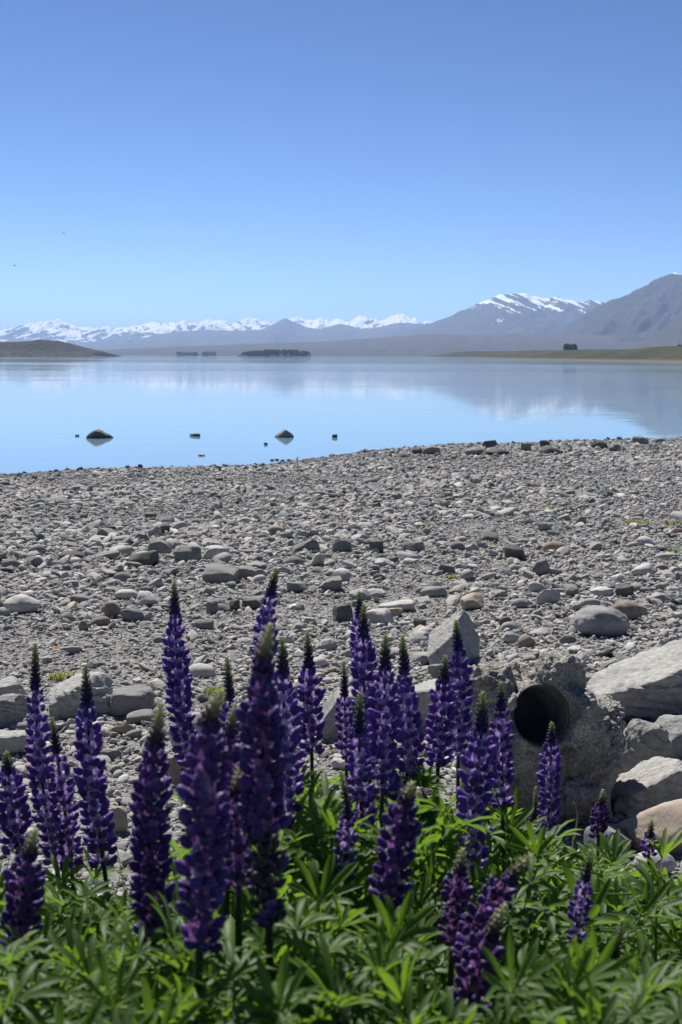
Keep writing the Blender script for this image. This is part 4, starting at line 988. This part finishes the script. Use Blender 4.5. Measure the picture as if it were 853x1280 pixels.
# the mass of leaves between them, and long grass
ytx = [-250, 0, 100, 170, 250, 340, 380, 420, 540, 580, 640, 700, 760, 853, 1100]; yty = [1110, 1108, 1095, 1100, 1090, 1040, 985, 985, 985, 1030, 1075, 1100, 1105, 1092, 1080]
ynx = [-250, 0, 190, 250, 340, 400, 480, 535, 552, 625, 645, 853, 1100]; yny = [1185, 1185, 1160, 1165, 1150, 1120, 1135, 1170, 1275, 1275, 1195, 1225, 1200]
rg_ = random.Random(88); V, F = [], []; made = 0; tries = 0
while made < 3000 and tries < 90000:
    tries += 1
    px = rg_.uniform(-230, 1080); py = rg_.uniform(970, 1400); d = rg_.uniform(0.95, 3.1)
    if py < np.interp(px, ytx, yty) + rg_.random() ** 2 * 60 + 35 * math.sin(px * 0.045 + d * 3) : continue
    if d < 1.8 and py < np.interp(px, ynx, yny) + 5 + rg_.random() * 25: continue
    Cc = at_depth(px, py, d); z = gz_near(Cc[0], d); h = Cc[2] - z
    if h < 0.03 or h > (0.78 if d > 1.5 else 0.92) or d < 0.8 or (px > 650 and d > 2.75) or (px < 350 and d > 2.6): continue
    an = rg_.uniform(0, 6.283); el = R_(rg_.uniform(10, 65)); Lp = rg_.uniform(0.10, 0.18) if d > 1.6 else rg_.uniform(0.07, 0.13)
    A = Cc - np.array([math.cos(an) * math.cos(el), math.sin(an) * math.cos(el), math.sin(el)]) * Lp
    Mx = np.array(leaf_matrix(Vector(A), Vector(Cc), rg_.gauss(0, .6))); lv, lf = LEAF_NP[made % len(LEAF_NP)]; b = len(V)
    V += (lv @ Mx[:3, :3].T + Mx[:3, 3]).tolist(); F += [tuple(i + b for i in f) for f in lf]; made += 1
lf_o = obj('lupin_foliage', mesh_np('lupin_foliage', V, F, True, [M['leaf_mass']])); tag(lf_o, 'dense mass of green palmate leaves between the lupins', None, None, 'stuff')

def blades(name, centers, mat, rg_, ns=5):
    V, F = [], []
    for (c, h, w, lean, an) in centers:
        b = len(V); sx, sy = -math.sin(an), math.cos(an)
        for k in range(ns):
            t = k / (ns - 1); wd = w * (1 - t ** 2) * 0.5 + 0.0002; off = lean * t * t
            p = np.array(c) + np.array([math.cos(an) * off, math.sin(an) * off, h * t * (1 - .25 * lean / max(h, .01) * t)])
            V += [p + np.array([sx, sy, 0]) * wd, p - np.array([sx, sy, 0]) * wd]
        for k in range(ns - 1): F.append((b + 2 * k, b + 2 * k + 1, b + 2 * k + 3, b + 2 * k + 2))
    return mesh_np(name, V, F, True, [M[mat]])
cs = []
for k in range(420):
    px, d = rg_.uniform(-200, 1050), rg_.uniform(1.1, 2.9); g = at_depth(px, 1100, d); z = gz_near(g[0], d); cs.append(((g[0], d, z), rg_.uniform(.3, .6), rg_.uniform(.004, .008), rg_.uniform(.02, .2), rg_.uniform(0, 6.28)))
go_ = obj('long_grass', blades('long_grass', cs, 'grass', rg_)); tag(go_, 'long thin grass blades among the lupin leaves', None, None, 'stuff')

# ------------------------------------------------------------------ small things on the beach
TUFT = [((268, 868), 30, 'bright green grass tuft on the shingle right of the tall slender lupin'), ((742, 853), 40, 'green grass tuft with a poppy beside the huge pale boulder'), ((76, 850), 34, 'sparse yellowish weeds on the shingle behind the layered boulder'),
        ((110, 852), 26, 'yellowish weeds beside the driftwood stub'), ((490, 866), 20, 'small pale weed behind the central lupins'), ((798, 657), 30, 'low green weed patch far out on the shingle'), ((846, 690), 24, 'green weed patch on the shingle at the picture edge'),
        ((565, 723), 14, 'tiny weed on the open shingle left of the tilted slab'), ((686, 636), 16, 'faint weed high up the open shingle'), ((842, 656), 20, 'thin weed patch at the picture edge below the water')]
for i, ((px, py), wpx, lb) in enumerate(TUFT):
    g = on_ground(px, py); D = g[1]; r = wpx * D / FPX / 2; cs = []; rg_ = random.Random(40 + i)
    for k in range(110):
        a, q_ = rg_.uniform(0, 6.28), r * rg_.random() ** .6; x, y = math.cos(a) * q_, math.sin(a) * q_
        cs.append(((x, y, float(ground(g[0] + x, g[1] + y)) - g[2] + 0.01), r * rg_.uniform(.35, .95) * (0.6 if i > 4 else 0.8), rg_.uniform(.004, .008) * max(1, D / 6), r * rg_.uniform(.1, .6), rg_.uniform(0, 6.28)))
    o = obj('grass_tuft', blades('grass_tuft', cs, 'grass' if i in (0, 1, 6) else 'weed', rg_), None, tuple(g)); tag(o, lb, 'grass tuft', 'weeds growing in the shingle')
m = MT('poppy_petal'); m.done((0.75, 0.20, 0.015), 0.6); M['poppy'] = m.translucent((0.9, 0.3, 0.02), 0.4)
for i, ((px, py), hpx, lb) in enumerate((((768, 850), 12, 'orange poppy beside the huge pale boulder'), ((68, 828), 16, 'orange poppy in the weeds behind the layered boulder'))):
    g = on_ground(px, py); D = g[1]; h = hpx * D / FPX; r = 4.2 * D / FPX
    root = empty('poppy', tuple(g)); tag(root, lb, 'poppy')
    v, f = tube_np([[0, 0, -.01], [0.004, 0, h * .5], [0, 0, h]], [.0025, .002, .002], 5); obj('stem', mesh_np('stem', v, f, True, [M['grass']]), root)
    for k in range(4):
        V, F = [], []; a0 = k * math.pi / 2 + .3
        for j in range(4):
            t = j / 3
            for u in (-1, 0, 1):
                a = a0 + u * 0.72 * math.sin(math.pi * (0.15 + 0.6 * t)); V.append((math.cos(a) * r * t * .8, math.sin(a) * r * t * .8, h + r * (0.75 * t - 0.12 * abs(u))))
        for j in range(3):
            for u in range(2): q_ = j * 3 + u; F.append((q_, q_ + 1, q_ + 4, q_ + 3))
        obj('petal', mesh_np('petal', V, F, True, [M['poppy']]), root)
# driftwood stub, dry stalk, dry leaves in the pipe mouth
m = MT('driftwood'); mp = m.n('ShaderNodeMapping'); mp.inputs['Scale'].default_value = (60, 60, 8); m.l(m.obj_co(), mp.inputs[0])
n1 = m.noise(mp.outputs[0], 1, 4); M['wood'] = m.done(m.ramp(n1, [(0.3, (0.06, 0.03, 0.018)), (0.7, (0.17, 0.09, 0.05))]), 0.85, m.bump(n1, .5, .01))
g = on_ground(90, 858); k_ = g[1] / FPX
V, F = tube_np([[.004, 0, -.02], [0, 0, 4 * k_], [-3 * k_, 0, 9 * k_], [-4 * k_, 0, 14 * k_]], [6 * k_, 5.5 * k_, 4.5 * k_, 1.4 * k_], 9)
V = [np.array(v) + np.array([0.12, .1, 0.2]) * vnoise(np.array([v]) * 40, 3)[0] * .05 for v in V]
tag(obj('driftwood', mesh_np('driftwood', V, F, False, [M['wood']]), None, tuple(g)), 'reddish brown driftwood stub behind the layered boulder', 'driftwood')
g = on_ground(652 - 80, 590); k_ = g[1] / FPX
g = on_ground(540, 587); k_ = g[1] / FPX
V, F = tube_np([[-10 * k_, 0, .02], [-3 * k_, .05, .06], [5 * k_, 0, .05], [11 * k_, -.02, .02]], [1.0 * k_, 1.5 * k_, 1.3 * k_, .5 * k_], 8)
tag(obj('driftwood', mesh_np('driftwood', V, F, True, [M['wood']]), None, tuple(g)), 'thin reddish stick lying far out on the shingle near the water', 'driftwood')
m = MT('dry_stalk'); M['dry'] = m.done((0.34, 0.27, 0.16), 0.8)
W = at_depth(np.array([716., 719, 722, 721, 717]), np.array([1066., 1045, 1025, 1012, 1003]), np.array([3.25] * 5)); z0 = float(ground(W[0][0], 3.25)); b0 = np.array([W[0][0], 3.25, z0])
tag(obj('dry_stalk', mesh_np('dry_stalk', *tube_np(catmull(np.vstack([[b0 - [0, 0, .02]], W]) - b0, 4), np.linspace(.0028, .0012, 21), 6), True, [M['dry']]), None, tuple(b0)), 'thin dry bent stalk standing before the pipe block', 'stalk')
m = MT('dry_leaf'); m.done(m.ramp(m.noise(m.obj_co(), 40, 3), [(0.3, (0.20, 0.12, 0.08)), (0.7, (0.40, 0.26, 0.19))]), 0.7); M['dryleaf'] = m.m
for i, (px, py, lb) in enumerate(((706, 944, 'curled brown dead leaf at the lip of the pipe hole, nearer the middle'), (716, 941, 'pinkish brown dead leaf at the right lip of the pipe hole'))):
    W = np.array(blk(px, py, 0.0)) + bb; W[1] = bb[1] + 0.10; W = at_depth(px, py, bb[1] + 0.035); V, F = [], []; r = 0.022
    for j in range(5):
        for u in range(4):
            s_, t_ = j / 4 - .5, u / 3 - .5; V.append((s_ * 2 * r, t_ * 1.3 * r * (1 - 3 * s_ * s_), 0.012 * math.cos(s_ * 5) + 0.02 * t_ * t_ + .3 * s_ * r * (i * 2 - 1)))
    for j in range(4):
        for u in range(3): q_ = j * 4 + u; F.append((q_, q_ + 1, q_ + 5, q_ + 4))
    me = mesh_np('dry_leaf', V, F, True, [M['dryleaf']]); o = obj('dry_leaf', me, None, tuple(W)); o.rotation_euler = (0.5, 0.1, i * 1.1); tag(o, lb, 'dead leaf')
    md = o.modifiers.new('thick', 'SOLIDIFY'); md.thickness = 0.0012
# two far birds
m = MT('bird_dark'); M['bird'] = m.done((0.02, 0.02, 0.022), 0.7)
for i, (px, py, lb) in enumerate(((80, 292, 'distant dark bird in flight, the higher one'), (18, 332, 'distant dark bird in flight near the left edge, the lower one'))):
    W = at_depth(px, py, 90); V, F = rock_np(3, 3, 3, 4, 0, 1, (0.05, 0.16, 0.045), None, True)
    V = V.copy(); V[:, :1] *= (1 - 0.5 * np.clip(-V[:, 1:2] / .15, 0, 1)); V = V.tolist(); F = [tuple(f) for f in F.tolist()]
    for s_ in (-1, 1):
        b = len(V)
        for (x, y0, y1, z) in ((0.01, -.03, .03, .005), (.07, -.02, .035, .03), (.14, -.03, .01, .015)): V += [(s_ * x, y0, z), (s_ * x, y1, z), (s_ * x, (y0 + y1) / 2, z + .012)]
        for k in range(2): q_ = b + 3 * k; F += [(q_, q_ + 1, q_ + 4, q_ + 3), (q_ + 1, q_ + 2, q_ + 5, q_ + 4), (q_ + 2, q_, q_ + 3, q_ + 5)]
    b = len(V); V += [(-.015, -.06, 0), (.015, -.06, 0), (.025, -.12, .002), (-.025, -.12, .002), (0, -.09, .008)]; F += [(b, b + 1, b + 2, b + 3), (b, b + 4, b + 1), (b + 1, b + 4, b + 2), (b + 2, b + 4, b + 3), (b + 3, b + 4, b)]
    o = obj('bird', mesh_np('bird', V, F, True, [M['bird']]), None, tuple(W)); o.rotation_euler = (0, 0.2, 1.1 + i); tag(o, lb, 'bird')

# ------------------------------------------------------------------ haze in the air
bm = bmesh.new(); bmesh.ops.create_cube(bm, size=1.0)
hz = bpy.data.meshes.new('haze'); bm.to_mesh(hz); bm.free()
ho = obj('haze', hz); ho.scale = (84000, 34000, 575); ho.location = (0, 16700, 575 / 2 - 9.5); tag(ho, 'thin blue haze in the air over the lake', None, None, 'stuff')
hm = bpy.data.materials.new('haze'); hm.use_nodes = True; nt = hm.node_tree; nt.nodes.clear()
pv = nt.nodes.new('ShaderNodeVolumePrincipled'); pv.inputs['Color'].default_value = (0.44, 0.64, 1.0, 1); pv.inputs['Density'].default_value = 7.4e-5; pv.inputs['Anisotropy'].default_value = 0.3
mo = nt.nodes.new('ShaderNodeOutputMaterial'); nt.links.new(pv.outputs[0], mo.inputs['Volume']); hz.materials.append(hm)
